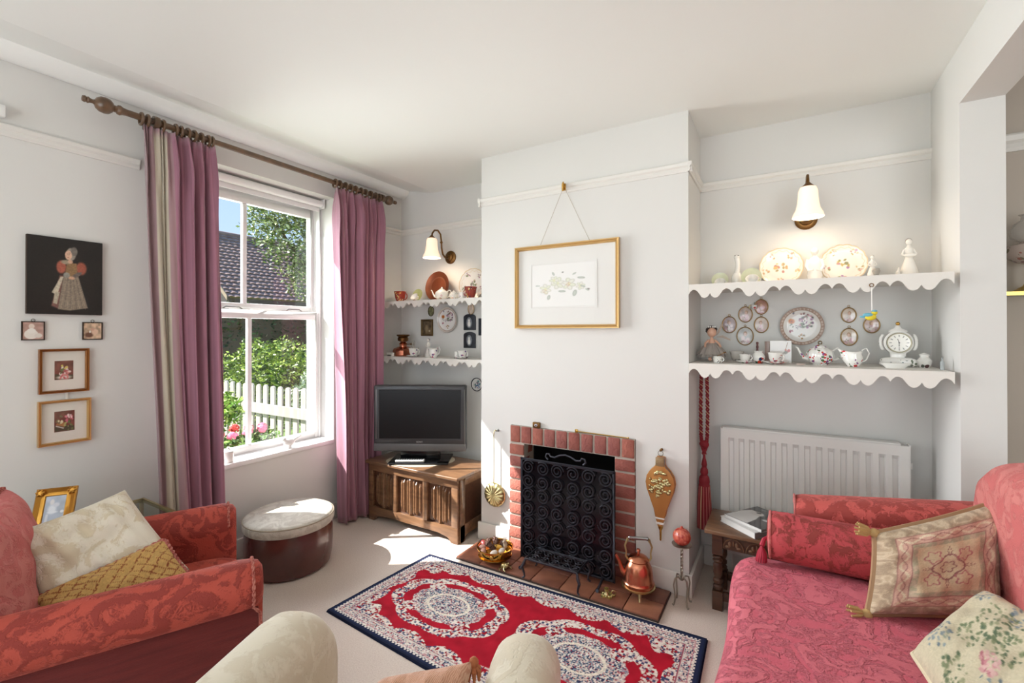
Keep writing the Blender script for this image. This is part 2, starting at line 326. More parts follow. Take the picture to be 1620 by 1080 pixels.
# ================================================================ FIREPLACE
fp = thing('fireplace_surround', 'red brick fireplace surround set into the white chimney breast', 'fireplace', (1.72, YC, 0))
BRICKS = [mat('brick_red', (160, 92, 80), .85, bump=(70, 1, .005), col2=(132, 74, 66), nscale=22), mat('brick_orange', (172, 104, 88), .85, bump=(70, 1, .005), col2=(146, 84, 72), nscale=22), mat('brick_dark', (140, 80, 74), .85, bump=(70, 1, .005), col2=(160, 98, 88), nscale=22)]
MORT = mat('mortar', (188, 178, 166), .95, bump=(150, .6, .003))
m = M().box(1.334, fx0-.002, YC-.010, YB-.02, .0, .662).box(fx1+.002, 2.117, YC-.010, YB-.02, .0, .662).box(1.334, 2.117, YC-.010, YC+.12, .662, .768)
build('mortar_bed', m, MORT, fp, world=True, smooth=False)
def brickmesh(name, sx, sy, sz, mt):
    mm = M().cbox(0, 0, 0, sx, sy, sz); o = build(name, mm, mt, None, bevel=.005, seg=2); me = o.data; bpy.data.objects.remove(o); return me
sold = [brickmesh('brick', .0665, .12, .1, b) for b in BRICKS]; colL = [brickmesh('brick', .1, .12, .0615, b) for b in BRICKS]; colR = [brickmesh('brick', .108, .12, .0615, b) for b in BRICKS]
def putbrick(me, x, y, z):
    o = bpy.data.objects.new('brick', me); COL.objects.link(o); o.parent = fp; o.location = (x-1.72, y-YC+random.uniform(-.002, .002), z); o.rotation_euler = (random.uniform(-.01, .01), random.uniform(-.012, .012), random.uniform(-.01, .01))
for i in range(10): putbrick(random.choice(sold), 1.331+.0395+i*.079, YC+.042, .717)
for i in range(9):
    putbrick(random.choice(colL), 1.383, YC+.042, .034+i*.0735); putbrick(random.choice(colR), 2.063, YC+.042, .034+i*.0735)
m = M().box(fx0, fx1, YB-.03, YB-.02, 0, .66).box(fx0, fx0+.004, YC+.11, YB-.03, 0, .66).box(fx1-.004, fx1, YC+.11, YB-.03, 0, .66).box(fx0, fx1, YC+.1, YB-.03, .655, .66).box(fx0, fx1, YC, YB-.03, .001, .012)
build('firebox_lining', m, HOLE, fp, world=True, smooth=False)
hearth = thing('hearth', 'terracotta tiled hearth in front of the brick fireplace', 'hearth', (1.72, 2.31, 0))
build('hearth_bed', M().box(1.13, 2.308, 2.170, YC-.022, 0, .009), mat('grout_dark', (70, 56, 50), .9), hearth, world=True)
TILE = [mat('quarry_tile_a', (150, 96, 72), .45, bump=(40, .3), col2=(116, 72, 58), nscale=9), mat('quarry_tile_b', (134, 86, 68), .45, bump=(40, .3), col2=(100, 64, 54), nscale=9), mat('quarry_tile_c', (164, 108, 80), .45, bump=(40, .3), col2=(128, 82, 64), nscale=9)]
tms = []
for t in TILE:
    o = build('tile', M().cbox(0, 0, 0, .163, .132, .012), t, None, bevel=.002); tms.append(o.data); bpy.data.objects.remove(o)
for i in range(7):
    for j in range(2):
        o = bpy.data.objects.new('tile', random.choice(tms)); COL.objects.link(o); o.parent = hearth; o.location = (1.13+.084+i*.168-1.72, 2.172+.067+j*.137-2.31, .011)

# fire screen
fs = thing('fire_screen', 'black wrought iron fire screen of scrolls standing before the fireplace', 'fire screen', (1.766, 2.33, .017))
sx0, sx1, sz0, sz1, sy = 1.49, 2.043, .045, .612, 2.33
m = M()
for a, b in (((sx0, sz0), (sx1, sz0)), ((sx1, sz0), (sx1, sz1)), ((sx1, sz1), (sx0, sz1)), ((sx0, sz1), (sx0, sz0))): m.box(min(a[0], b[0])-.006, max(a[0], b[0])+.006, sy-.006, sy+.006, min(a[1], b[1])-.006, max(a[1], b[1])+.006)
build('frame', m, IRON, fs, world=True, bevel=.002)
MESHM = mat('screen_backing', (20, 20, 26), .16, .5, col2=(34, 34, 42), nscale=12, spec=.6)
build('backing_panel', M().box(sx0, sx1, sy+.008, sy+.012, sz0, sz1), MESHM, fs, world=True, smooth=False)
sc = []
for fl in (1, -1):
    pts = [];
    for k in range(44):
        t = k/43; a = t*2.05*2*PI; r = .0395*(1-t)**.8+.006*t; pts.append((fl*r*cos(a+.6), 0, r*sin(a+.6)))
    o = build('scroll', M().tube(pts, .0038, 6), IRON, None); sc.append(o.data); bpy.data.objects.remove(o)
for i in range(6):
    for j in range(7):
        o = bpy.data.objects.new('scroll', sc[(i+j) % 2]); COL.objects.link(o); o.parent = fs
        o.location = (sx0+.046+i*.0922-1.766, -.008, sz0+.041+j*.0808-.017); o.rotation_euler = (0, (j % 2)*PI+(i % 3)*.25, 0)
hp = [(1.66, .628), (1.645, .642), (1.652, .66), (1.668, .662), (1.676, .648), (1.70, .645), (1.73, .66), (1.766, .668), (1.80, .66), (1.83, .645), (1.856, .648), (1.864, .662), (1.88, .66), (1.887, .642), (1.872, .628)]
build('handle', M().tube([(a, sy, b) for a, b in hp], .005, 8), IRON, fs, world=True)
for x in (1.53, 1.985):
    build('foot', M().tube([(x, sy+.05, .022), (x, sy+.02, .04), (x, sy-.005, .05), (x, sy-.05, .035), (x, sy-.085, .022), (x, sy-.095, .026)], [.006, .006, .008, .007, .006, .009], 8), IRON, fs, world=True)
# trivet (footman)
tv_ = thing('iron_trivet', 'low black iron trivet with scroll top in front of the fire screen', 'trivet', (1.75, 2.235, .017))
x0, x1, y0, y1, zt = 1.605, 1.905, 2.165, 2.305, .125
m = M()
for a, b in (((x0, y0), (x1, y0)), ((x1, y0), (x1, y1)), ((x1, y1), (x0, y1)), ((x0, y1), (x0, y0))): m.tube([(a[0], a[1], zt), (b[0], b[1], zt)], .006, 6)
build('rim', m, IRON, tv_, world=True)
m = M()
for i in range(5):
    for j in range(2):
        cx = x0+.03+i*.06; cy = y0+.035+j*.07; pts = [(cx+(.03*(1-k/19)+.003)*cos(k*.6), cy+(.03*(1-k/19)+.003)*sin(k*.6), zt) for k in range(20)]; m.tube(pts, .0025, 5)
build('scroll_top', m, IRON, tv_, world=True)
for sx_, x in ((-1, x0), (1, x1)):
    for sy_, y in ((-1, y0), (1, y1)):
        build('leg', M().tube([(x, y, zt), (x+sx_*.006, y+sy_*.006, .1), (x+sx_*.016, y+sy_*.01, .08), (x+sx_*.006, y+sy_*.004, .05), (x+sx_*.004, y+sy_*.002, .03), (x+sx_*.014, y+sy_*.008, .021)], [.006, .009, .008, .0055, .005, .006], 8), IRON, tv_, world=True)

# ================================================================ SCALLOPED SHELVES
def scallop(x0, x1, n, y0, y1, z, name, label, big=True, th=.016):
    s = thing(name, label, 'shelf', ((x0+x1)/2, (y0+y1)/2, z))
    build('shelf_board', M().box(x0, x1, y0+.012, y1, z-th, z), SHELF, s, world=True, bevel=.002)
    pts = [(x0, z), (x0, z-.045)]; w_ = (x1-x0)/n
    for k in range(n):
        for i in range(13):
            t = i/12; t2 = t if k % 2 == 0 else 1-t; a = .019 if big else .015; sn = sin(2*PI*t2); d = (.049 if big else .036)-a*1.15*math.copysign(abs(sn)**.75, sn); pts.append((x0+(k+t)*w_, z-d))
    pts += [(x1, z-.045), (x1, z)]
    m = M(); bot = pts[1:-1]; vs_ = []; fs = []
    for y in (y0, y0+.012):
        for p in bot: vs_ += [(p[0], y, z), (p[0], y, p[1])]
    n_ = len(bot); o_ = 2*n_
    for i in range(n_-1):
        a = 2*i; fs += [(a, a+1, a+3, a+2), (o_+a, o_+a+2, o_+a+3, o_+a+1), (a+1, o_+a+1, o_+a+3, a+3), (a, a+2, o_+a+2, o_+a)]
    fs += [(0, o_, o_+1, 1), (2*n_-2, 2*n_-1, o_+2*n_-1, o_+2*n_-2)]
    m.add(vs_, fs); build('scalloped_edge', m, SHELF, s, world=True, smooth=False); return s
ZU, ZL = 1.592, 1.192; ZU2, ZL2 = 1.592, 1.157
scallop(XB+.003, XR-.02, 10, 2.455, YB-.002, ZU, 'scalloped_shelf', 'upper cream scalloped shelf in the alcove above the radiator')
scallop(XB+.003, XR-.02, 10, 2.455, YB-.002, ZL, 'scalloped_shelf', 'lower cream scalloped shelf in the alcove above the radiator')
scallop(.003, XA-.003, 13, 2.6, YB-.002, ZU2, 'scalloped_shelf', 'upper cream scalloped shelf in the alcove above the television', False)
scallop(.003, XA-.003, 13, 2.6, YB-.002, ZL2, 'scalloped_shelf', 'lower cream scalloped shelf in the alcove above the television', False)

# ================================================================ WALL LAMPS
SHADE = bpy.data.materials.new('opal_glass_lit'); SHADE.use_nodes = True; b = SHADE.node_tree.nodes['Principled BSDF']
b.inputs['Base Color'].default_value = lin(250, 236, 222); b.inputs['Roughness'].default_value = .25; b.inputs['Emission Color'].default_value = lin(255, 214, 176); b.inputs['Emission Strength'].default_value = .6
def wall_lamp(x, label):
    t = thing('wall_lamp', label, 'lamp', (x, YB, 1.945), 0, 'brass wall lamps with bell shades')
    R = Matrix.Rotation(PI/2, 4, 'X')
    build('backplate', M().lathe([(.052, 0), (.052, .008), (.044, .014), (.032, .016), (.03, .024), (.016, .03), (.012, .042), (0, .044)], 28, mx=R), ABRASS, t)
    pts = [(0, -.03, 0), (0, -.07, -.012), (0, -.10, .01), (0, -.115, .06), (0, -.118, .11), (0, -.128, .16), (0, -.16, .185), (0, -.20, .178), (0, -.225, .15), (0, -.23, .115)]
    q = []
    for i in range(len(pts)-1):
        for k in range(4): q.append(tuple(pts[i][j]*(1-k/4)+pts[i+1][j]*k/4 for j in range(3)))
    build('arm', M().tube(q+[pts[-1]], .0065, 8), ABRASS, t); build('knuckle', M().ball((0, -.118, .10), .011, 10, 6), ABRASS, t)
    build('gallery', M().lathe([(.008, .135), (.014, .128), (.024, .118), (.03, .112), (.0, .112)], 20, (0, -.23, 0)), ABRASS, t)
    prof = [(.022, .115), (.034, .110), (.041, .092), (.043, .06), (.046, .03), (.052, .003), (.063, -.018), (.068, -.036), (.065, -.036), (.060, -.019), (.049, .004), (.043, .03), (.040, .06), (.037, .09), (.022, .107)]
    m = M().lathe(prof, 32, (0, -.23, 0)); m.f = [f for f in m.f if len(f) == 4]; shd = build('shade', m, SHADE, t)
    build('bulb', M().ball((0, -.23, .045), (.018, .018, .026), 12, 8), mat('lit_bulb', (255, 230, 200), .4, emit=(255, 220, 180), estr=5), shd)
    l = bpy.data.lights.new('bulb_light', 'POINT'); l.energy = 2.0; l.color = (1, .82, .62); l.shadow_soft_size = .03
    lo = bpy.data.objects.new('bulb_light', l); COL.objects.link(lo); lo.parent = t; lo.location = (0, -.225, -.02)
wall_lamp(.535, 'lit brass wall lamp with bell shade above the copper plate'); wall_lamp(2.914, 'lit brass wall lamp with bell shade in the radiator alcove')

# ================================================================ painting helpers (flat print on real surfaces)
rgb = lambda *c: np.array(c)/255.
def hash2(i, j, k=0):
    h = np.sin(i*127.1+j*311.7+k*74.7)*43758.5453; return h-np.floor(h)
def vnoise(x, y, k=0):
    i = np.floor(x); j = np.floor(y); fx = x-i; fy = y-j; fx = fx*fx*(3-2*fx); fy = fy*fy*(3-2*fy)
    a = hash2(i, j, k)*(1-fx)+hash2(i+1, j, k)*fx; b = hash2(i, j+1, k)*(1-fx)+hash2(i+1, j+1, k)*fx; return a*(1-fy)+b*fy
def canvas(u, base):
    c = np.empty((len(u), 3)); c[:] = rgb(*base); return c
def ell(c, u, v, cx, cy, rx, ry, col, soft=.12, rot=0):
    du, dv = u-cx, v-cy; a = du*cos(rot)+dv*sin(rot); b = -du*sin(rot)+dv*cos(rot)
    d = np.sqrt((a/rx)**2+(b/ry)**2); k = np.clip((1-d)/soft, 0, 1)[:, None]; c[:] = c*(1-k)+rgb(*col)*k
def poly(c, u, v, pts, col, soft=.01):
    """convex polygon"""
    d = np.full(len(u), 9.); n = len(pts); ar = sum(pts[i][0]*pts[(i+1) % n][1]-pts[(i+1) % n][0]*pts[i][1] for i in range(n)); sg = 1 if ar > 0 else -1
    for i in range(n):
        x0, y0 = pts[i]; x1, y1 = pts[(i+1) % n]; L_ = math.hypot(x1-x0, y1-y0); d = np.minimum(d, sg*((x1-x0)*(v-y0)-(y1-y0)*(u-x0))/L_)
    k = np.clip(d/soft, 0, 1)[:, None]; c[:] = c*(1-k)+rgb(*col)*k
def posy(c, u, v, cx, cy, R_, cols, n=14, r=.05, seed=1, soft=.4):
    g = random.Random(seed)
    for i in range(n):
        a = g.uniform(0, 2*PI); q = R_*math.sqrt(g.random()); col = g.choice(cols); ell(c, u, v, cx+q*cos(a), cy+q*sin(a), r*g.uniform(.5, 1.2), r*g.uniform(.4, 1), col, soft, g.uniform(0, 3))
def sheet(name, w_, h_, nx, ny, fn, parent, loc, axis='x', mt=None, th=.0):
    """flat painted sheet, painted in u,v in 0..1; axis = the direction it faces"""
    I, J = np.meshgrid(np.arange(nx+1)/nx, np.arange(ny+1)/ny); u = I.ravel(); v = J.ravel(); c = fn(u, v)
    m = M()
    if axis == 'x': vs_ = [(0, a*w_-w_/2, b*h_-h_/2) for a, b in zip(u, v)]
    else: vs_ = [(a*w_-w_/2, 0, b*h_-h_/2) for a, b in zip(u, v)]
    W = nx+1; m.add(vs_, [(j*W+i, j*W+i+1, (j+1)*W+i+1, (j+1)*W+i) for j in range(ny) for i in range(nx)])
    return build(name, m, mt or PAINT, parent, loc, paint=np.clip(c, 0, 1), smooth=False)

# ================================================================ CURTAIN POLE AND CURTAINS
PX, PZ = .12, 2.395
pole = thing('curtain_pole', 'dark turned wooden curtain pole with urn finials above the window', 'curtain pole', (PX, 1.7, PZ))
RY = Matrix.Rotation(-PI/2, 4, 'X')
build('pole', M().tube([(0, .86-1.7, 0), (0, 2.60-1.7, 0)], .0155, 16), POLE, pole)
fprof = [(0, 0), (.012, .002), (.015, .010), (.012, .016), (.015, .022), (.011, .028), (.009, .038), (.012, .045), (.024, .051), (.034, .064), (.037, .08), (.034, .096), (.024, .108), (.015, .113), (.014, .122), (.021, .128), (.023, .137), (.018, .147), (.0155, .160), (.0155, .176), (0, .176)]
build('finial', M().lathe([(r, z) for r, z in fprof], 20, (0, .765-1.7, 0), RY), POLE, pole)
build('finial', M().lathe([(r, -z) for r, z in fprof], 20, (0, 2.69-1.7, 0), RY), POLE, pole)
ring = None
def ringmesh():
    m = M(); m.tube([(.027*cos(a), 0, .027*sin(a)-.006) for a in np.linspace(0, 2*PI, 25)[:-1]], .0065, 8, True); return m
o = build('ring', ringmesh(), POLE, None); rme = o.data; bpy.data.objects.remove(o)
for ys in ((.985, 1.01, 1.075, 1.13, 1.155, 1.185, 1.215, 1.25, 1.285, 1.305), (2.105, 2.14, 2.19, 2.235, 2.28, 2.33, 2.37, 2.42, 2.47, 2.505)):
    for y in ys:
        o = bpy.data.objects.new('curtain_ring', rme); COL.objects.link(o); o.parent = pole; o.location = (0, y-1.7, 0); o.rotation_euler = (0, 0, random.uniform(-.12, .12))
for y in (1.045, 2.54): build('bracket', M().lathe([(.028, -.012), (.03, 0), (.028, .012)], 18, (0, y-1.7, 0), RY).box(-.118, -.0, y-1.7-.012, y-1.7+.012, -.012, .012), POLE, pole)

def curtain(name, label, yt0, yt1, yb0, yb1, xb, z0, npl, seed, border):
    z1 = 2.366; g = random.Random(seed); ph = [g.uniform(-.5, .5) for _ in range(40)]; cols = []
    m = M(); nu, nz = 240, 50; vs_ = []
    for j in range(nz+1):
        t = j/nz; z = z0+(z1-z0)*t; top = max(0, (t-.93)/.07)
        for i in range(nu+1):
            s = i/nu; k = s*npl; y = (yb0+(yb1-yb0)*s)*(1-t)+(yt0+(yt1-yt0)*s)*t
            q = cos(2*PI*(k+.12*sin(3*t+ph[int(k) % 40]*3)*(1-top))); q = math.copysign(abs(q)**.75, q)
            amp = (.040*(1-top)+.012*top+.010*(1-t))*((.25+.75*min(1, max(0, (s-.30)/.12))) if border else 1)*(.8+.35*math.sin(int(k+.5)*2.1+seed)); amp2 = .010*sin(2*PI*k*2.3+ph[3]*6+2*t)*(1-top)
            x = PX*(t**.6)+xb*(1-t**.6)+amp*q+amp2+.012*sin(2.2*t*PI+ph[int(k) % 40]*5)*(1-t)
            y += .011*sin(2*PI*k+1.3)*(1-top*.5)+.006*sin(5*t+k)*(1-t)
            if t > .84: q3 = cos(2*PI*k*3); x += .010*q3*min(1, (t-.84)/.06)
            x = max(x, .03); vs_.append((x, y, z+.004*q*(1-t)))
            sgm = s
            base = rgb(162, 114, 130)*(.90+.20*hash2(float(i//2), 3.)*(.6+.4*hash2(float(i//2), float(j//6))))
            if border and .155 < s < .34: base = rgb(196, 186, 168)
            elif border and s <= .155: base = rgb(158, 130, 134)
            elif border and .34 <= s < .38: base = rgb(168, 136, 140)
            if t > .985: base = rgb(182, 136, 148)
            cols.append(base)
    W = nu+1; m.add(vs_, [(j*W+i, j*W+i+1, (j+1)*W+i+1, (j+1)*W+i) for j in range(nz) for i in range(nu)])
    o = build(name, m, CURT, None, loc=(PX, (yt0+yt1)/2, z0), paint=np.array(cols), solid=.003, world=True, sharp=80); tag(o, label, 'curtain', 'pinch pleated window curtains')
CURT = mat('curtain_cloth', (255, 255, 255), .85, attr=True, bump=(420, .5, .002), sheen=.6, spec=.15)
curtain('curtain', 'mauve pleated curtain with a beige border stripe left of the window', .985, 1.305, 1.05, 1.335, .17, .02, 5, 3, True)
curtain('curtain', 'mauve pleated curtain right of the window beside the television', 2.098, 2.515, 2.125, 2.44, .155, .015, 6, 8, False)

# ================================================================ PICTURES ON THE WINDOW WALL
def frame_m(w_, h_, b_, d, axis='x', prof=None):
    """mitred frame, profile across its width"""
    prof = prof or [(0, 0), (0, d), (b_*.25, d), (b_*.5, d*.8), (b_*.75, d*.95), (b_, d*.6), (b_, 0)]
    m = M(); vs_ = []; n = len(prof)
    for sx_, sz_ in ((-1, -1), (1, -1), (1, 1), (-1, 1)):
        for a, dd in prof:
            p = (sx_*(w_/2-a), sz_*(h_/2-a)); vs_.append((dd, p[0], p[1]) if axis == 'x' else (p[0], -dd, p[1]))
    fs = []
    for k in range(4):
        k2 = (k+1) % 4
        for i in range(n): i2 = (i+1) % n; fs.append((k*n+i, k*n+i2, k2*n+i2, k2*n+i))
    return m.add(vs_, fs)
def portrait(u, v):
    c = canvas(u, (30, 26, 24)); ell(c, u, v, .5, .4, .5, .5, (38, 33, 30), .9)
    poly(c, u, v, [(.30, .06), (.86, .07), (.66, .52), (.44, .52)], (34, 33, 34), .02)
    poly(c, u, v, [(.29, .10), (.40, .06), (.47, .52), (.40, .52)], (122, 84, 76), .02)
    poly(c, u, v, [(.38, .06), (.55, .045), (.80, .085), (.66, .53), (.46, .53)], (140, 126, 110), .012)
    for k in range(9): x = .42+.042*k; poly(c, u, v, [(x, .07), (x+.012, .07), (.50+.017*k+.008, .5), (.50+.017*k, .5)], (96, 88, 82) if k % 2 else (168, 152, 132), .006)
    poly(c, u, v, [(.30, .28), (.38, .24), (.47, .50), (.42, .50)], (196, 186, 164), .012); poly(c, u, v, [(.32, .14), (.38, .12), (.42, .30), (.34, .28)], (176, 166, 146), .012)
    ell(c, u, v, .43, .62, .075, .10, (166, 92, 74), .3); ell(c, u, v, .70, .62, .085, .10, (160, 88, 70), .3)
    poly(c, u, v, [(.47, .50), (.66, .50), (.64, .69), (.50, .69)], (142, 112, 78), .012); ell(c, u, v, .49, .69, .08, .035, (160, 146, 124), .4)
    ell(c, u, v, .50, .52, .05, .04, (150, 148, 138), .3); ell(c, u, v, .64, .53, .09, .03, (110, 98, 92), .3, .5); ell(c, u, v, .57, .485, .05, .025, (206, 164, 136), .3)
    ell(c, u, v, .56, .80, .07, .095, (150, 142, 130), .2); ell(c, u, v, .60, .84, .055, .07, (120, 112, 104), .3); ell(c, u, v, .525, .785, .05, .07, (214, 176, 150), .15); ell(c, u, v, .55, .70, .04, .03, (206, 168, 142), .3)
    for x in (.505, .54): ell(c, u, v, x, .80, .007, .006, (70, 50, 44), .4)
    ell(c, u, v, .52, .755, .012, .006, (170, 90, 80), .4)
    return c*(.9+.2*vnoise(u*60, v*80)[:, None])
pt = thing('portrait_canvas', 'dark unframed canvas portrait of a child in a long pale dress', 'painting', (0.002, .745, 1.43))
build('stretcher', M().box(0, .018, -.127, .127, 0, .343), mat('canvas_edge', (62, 44, 32), .7), pt, bevel=.002)
sheet('painted_face', .252, .341, 126, 170, portrait, pt, (.0186, 0, .1715), mt=mat('oil_paint', (255, 255, 255), .35, attr=True, bump=(90, .2, .002)))
def smallpic(y, label, fn):
    t = thing('small_print', label, 'picture', (.002, y, 1.315)); build('backing', M().box(0, .006, -.034, .034, .002, .080), mat('dark_bronze', (70, 54, 44), .4, .6), t)
    build('frame', frame_m(.072, .082, .004, .010), MATS['dark_bronze'], t, (0, 0, .041)); sheet('print', .064, .074, 40, 44, fn, t, (.0068, 0, .041), mt=PAINTG)
    build('hanging_loop', M().tube([(.005, .006*cos(a), .087+.006*sin(a)) for a in np.linspace(0, 2*PI, 13)[:-1]], .0012, 5, True), MATS['dark_bronze'], t)
def sp1(u, v):
    c = canvas(u, (188, 152, 140)); c *= (.9+.2*vnoise(u*6, v*6))[:, None]; ell(c, u, v, .4, .3, .36, .3, (232, 224, 214)); ell(c, u, v, .42, .76, .15, .16, (226, 208, 194)); ell(c, u, v, .75, .22, .2, .14, (224, 214, 204)); ell(c, u, v, .42, .5, .22, .16, (236, 230, 222)); return c
def sp2(u, v):
    c = canvas(u, (196, 168, 142)); c *= (.8+.4*vnoise(u*8, v*8))[:, None]; ell(c, u, v, .3, .25, .28, .2, (112, 78, 64), .4); ell(c, u, v, .62, .45, .22, .26, (222, 188, 164), .4); ell(c, u, v, .35, .45, .05, .1, (240, 236, 230), .4); ell(c, u, v, .5, .6, .12, .1, (206, 162, 142), .4); return c
smallpic(.642, 'small dark framed print of a pale seated baby, below the dark canvas at left', sp1); smallpic(.840, 'small dark framed print of figures, below the dark canvas at right', sp2)
MATB = mat('mount_board', (228, 222, 212), .9)
def floral(seed):
    def f(u, v):
        c = canvas(u, (122, 74, 62)); c *= (.8+.4*vnoise(u*5, v*5, seed))[:, None]; poly(c, u, v, [(0, 0), (1, 0), (1, .26), (0, .34)], (70, 78, 56), .05)
        if seed == 1:
            ell(c, u, v, .5, .12, .5, .12, (226, 218, 208), .5); posy(c, u, v, .5, .35, .33, [(214, 140, 136), (196, 96, 100), (236, 214, 206), (96, 104, 66)], 26, .11, 4); posy(c, u, v, .5, .62, .2, [(222, 206, 110), (230, 222, 214), (110, 120, 80)], 12, .09, 5)
        else:
            poly(c, u, v, [(.05, .35), (.5, .2), (.62, .42), (.2, .5)], (170, 120, 74), .02); poly(c, u, v, [(.05, .27), (.45, .12), (.5, .18), (.08, .33)], (214, 206, 194), .02)
            posy(c, u, v, .28, .6, .2, [(230, 226, 190), (222, 214, 170), (120, 110, 80)], 10, .09, 6); posy(c, u, v, .75, .62, .2, [(222, 140, 150), (206, 112, 126), (240, 214, 210)], 14, .1, 7); posy(c, u, v, .7, .25, .25, [(96, 120, 70), (170, 176, 110), (60, 76, 50)], 14, .08, 9)
        return c
    return f
def floralpic(y, z0, w_, h_, label, seed, fm, iw, ih, cord):
    t = thing('framed_floral_print', label, 'picture', (.002, y, z0), 0, None); mo = build('mount', M().box(.001, .005, -w_/2+.006, w_/2-.006, .006, h_-.006), MATB, t)
    build('frame', frame_m(w_, h_, .012, .022), fm, t, (0, 0, h_/2)); sheet('print', iw, ih, 48, 48, floral(seed), mo, (.0058, 0, h_*.51), mt=PAINTG)
    build('glazing', M().box(.008, .0095, -w_/2+.008, w_/2-.008, .008, h_-.008), GLASS, t, smooth=False)
    if cord: build('hanging_cord', M().box(.002, .004, .004, .012, h_-.004, h_+.035), TRIM, t)
GILT2 = mat('pale_gilt', (206, 168, 112), .3, .7); GILT3 = mat('dark_gilt', (156, 104, 56), .3, .7)
floralpic(.7415, 1.078, .167, .197, 'upper gilt framed print of mixed flowers on the window wall', 1, GILT3, .063, .085, False)
floralpic(.744, .847, .176, .198, 'lower pale gilt framed print of roses and a book on the window wall', 2, GILT2, .068, .092, True)
o = build('white_sensor_box', M().box(0, .03, -.02, .03, 0, .05), WINW, None, (.022, .52, 2.236), bevel=.004); tag(o, 'small white plastic box on the picture rail at far left', 'sensor')

# botanical picture on the chimney
def botan(u, v):
    c = canvas(u, (240, 239, 236)); g = random.Random(2)
    def leaf(x, y, L_, a, col, w_=.3): ell(c, u, v, x+L_*.5*cos(a)*.62, y+L_*.5*sin(a), L_*.52*.8, L_*w_*.5, tuple(q-26 for q in col), .25, a); ell(c, u, v, x+L_*.5*cos(a)*.62, y+L_*.5*sin(a), L_*.46*.8, L_*w_*.40, col, .5, a)
    for x, y, r in ((.22, .42, .15), (.42, .55, .17), (.60, .52, .17), (.36, .62, .12), (.78, .46, .11)):
        for k in range(6): leaf(x, y, r, k*1.05+x*3, (233, 232, 222) if k % 2 else (229, 231, 214), .55)
        ell(c, u, v, x, y, .035, .05, (226, 226, 190), .8)
    for x, y, L_, a in ((.44, .36, .16, -.1), (.70, .40, .2, -1.75), (.28, .30, .16, -1.7), (.74, .66, .16, -.15), (.78, .48, .12, -.5), (.66, .72, .1, .7), (.36, .72, .12, 1.9), (.12, .5, .1, 3.0), (.86, .40, .1, -.8)): leaf(x, y, L_, a, (196, 202, 192), .36)
    for x, y in ((.20, .38), (.60, .52), (.58, .50), (.23, .35)):
        for k in range(6): a = k*1.05; ell(c, u, v, x+.022*cos(a), y+.036*sin(a), .014, .006, (206, 158, 128), .7, a)
    ell(c, u, v, .50, .80, .022, .02, (120, 120, 112), .6, .5); ell(c, u, v, .90, .38, .022, .03, (140, 132, 126), .6, .9)
    return c
MATW = mat('white_mount', (234, 233, 229), .9)
bp = thing('botanical_picture', 'gilt framed pale flower drawing hung above the fireplace', 'picture', (1.705, YC-.004, 1.373))
build('mount', M().box(-.318, .318, -.006, -.002, .012, .486), MATW, bp); build('frame', frame_m(.66, .499, .022, .024, 'y'), mat('satin_gilt', (214, 178, 120), .32, .65), bp, (0, 0, .2495))
build('mount_window', frame_m(.425, .272, .012, .0095, 'y', [(0, 0), (0, .0085), (.004, .0085), (.012, .004), (.012, 0)]), MATW, bp, (-.012, 0, .255)); sheet('drawing', .402, .250, 130, 84, botan, bp, (-.012, -.0066, .255), 'y')
build('glazing', M().box(-.312, .312, -.012, -.0105, .018, .481), GLASS, bp, smooth=False)
for x in (-.17, .165): build('cord', M().tube([(x, -.006, .48), (0.003, -.022, .83)], .0014, 5), mat('cord', (190, 180, 164), .8), bp)
o = build('rail_hook', M().box(-.012, .012, -.006, .0, -.028, .012).tube([(0, -.006, .012), (0, -.012, .02), (0, -.02, .012), (0, -.014, -.02), (0, -.004, -.026)], .004, 6), BRASS, None, (1.708, YC-.024, 2.205)); tag(o, 'brass picture rail hook holding the cords of the flower drawing', 'hook')

# ================================================================ OTTOMAN
ot = thing('round_ottoman', 'round brown leather ottoman with pale fabric top under the window', 'ottoman', (.33, 1.63, 0))
LEATH = mat('brown_leather', (104, 54, 46), .26, col2=(66, 36, 34), nscale=4, bump=(60, .25), coat=.5)
build('body', M().lathe([(.2, 0), (.222, .012), (.232, .06), (.236, .14), (.234, .20), (.226, .238), (.2, .24), (0, .24)], 56), LEATH, ot)
TOPF = damask('ottoman_cloth', (206, 200, 188), (186, 178, 166), 10, .08, bump=.3, sheen=.2)
build('lid', M().lathe([(.2, .241), (.236, .242), (.243, .255), (.243, .282), (.236, .296), (.22, .304), (.12, .316), (0, .318)], 56), TOPF, ot)
build('piping', M().tube([(.239*cos(a), .239*sin(a), .291) for a in np.linspace(0, 2*PI, 65)[:-1]], .004, 6, True), mat('piping_tan', (160, 148, 128), .8), ot)

# ================================================================ CHEST, TELEVISION
ch = thing('linenfold_chest', 'carved oak linenfold chest in the alcove under the television', 'chest', (.63, 2.5, 0))
cw = lambda n, m, mt=OAK, **k: build(n, m, mt, ch, world=True, **k)
cx0, cx1, cy0, cy1, cz = .225, 1.03, 2.315, 2.70, .43
cw('lid', M().box(cx0-.012, cx1+.018, cy0-.025, cy1, cz-.022, cz), OAKL, bevel=.006, seg=3)
m = M().box(cx0, cx1, cy0+.02, cy1, .05, cz-.022); cw('carcass', m)
m = M().box(cx0, cx1, cy0, cy0+.02, cz-.075, cz-.022); cw('top_rail', m, OAKL, bevel=.003)
pts = [(cx0, .10), (cx0, 0), (cx0+.05, 0), (cx0+.08, .03), (cx0+.16, .045), (cx1-.16, .045), (cx1-.08, .03), (cx1-.05, 0), (cx1, 0), (cx1, .10)]
cw('bottom_rail', M().prism(pts, cy0, cy0+.02, 'y'), OAKL, bevel=.003)
stx = [(cx0, cx0+.04), (.462, .498), (.738, .776), (cx1-.05, cx1)]
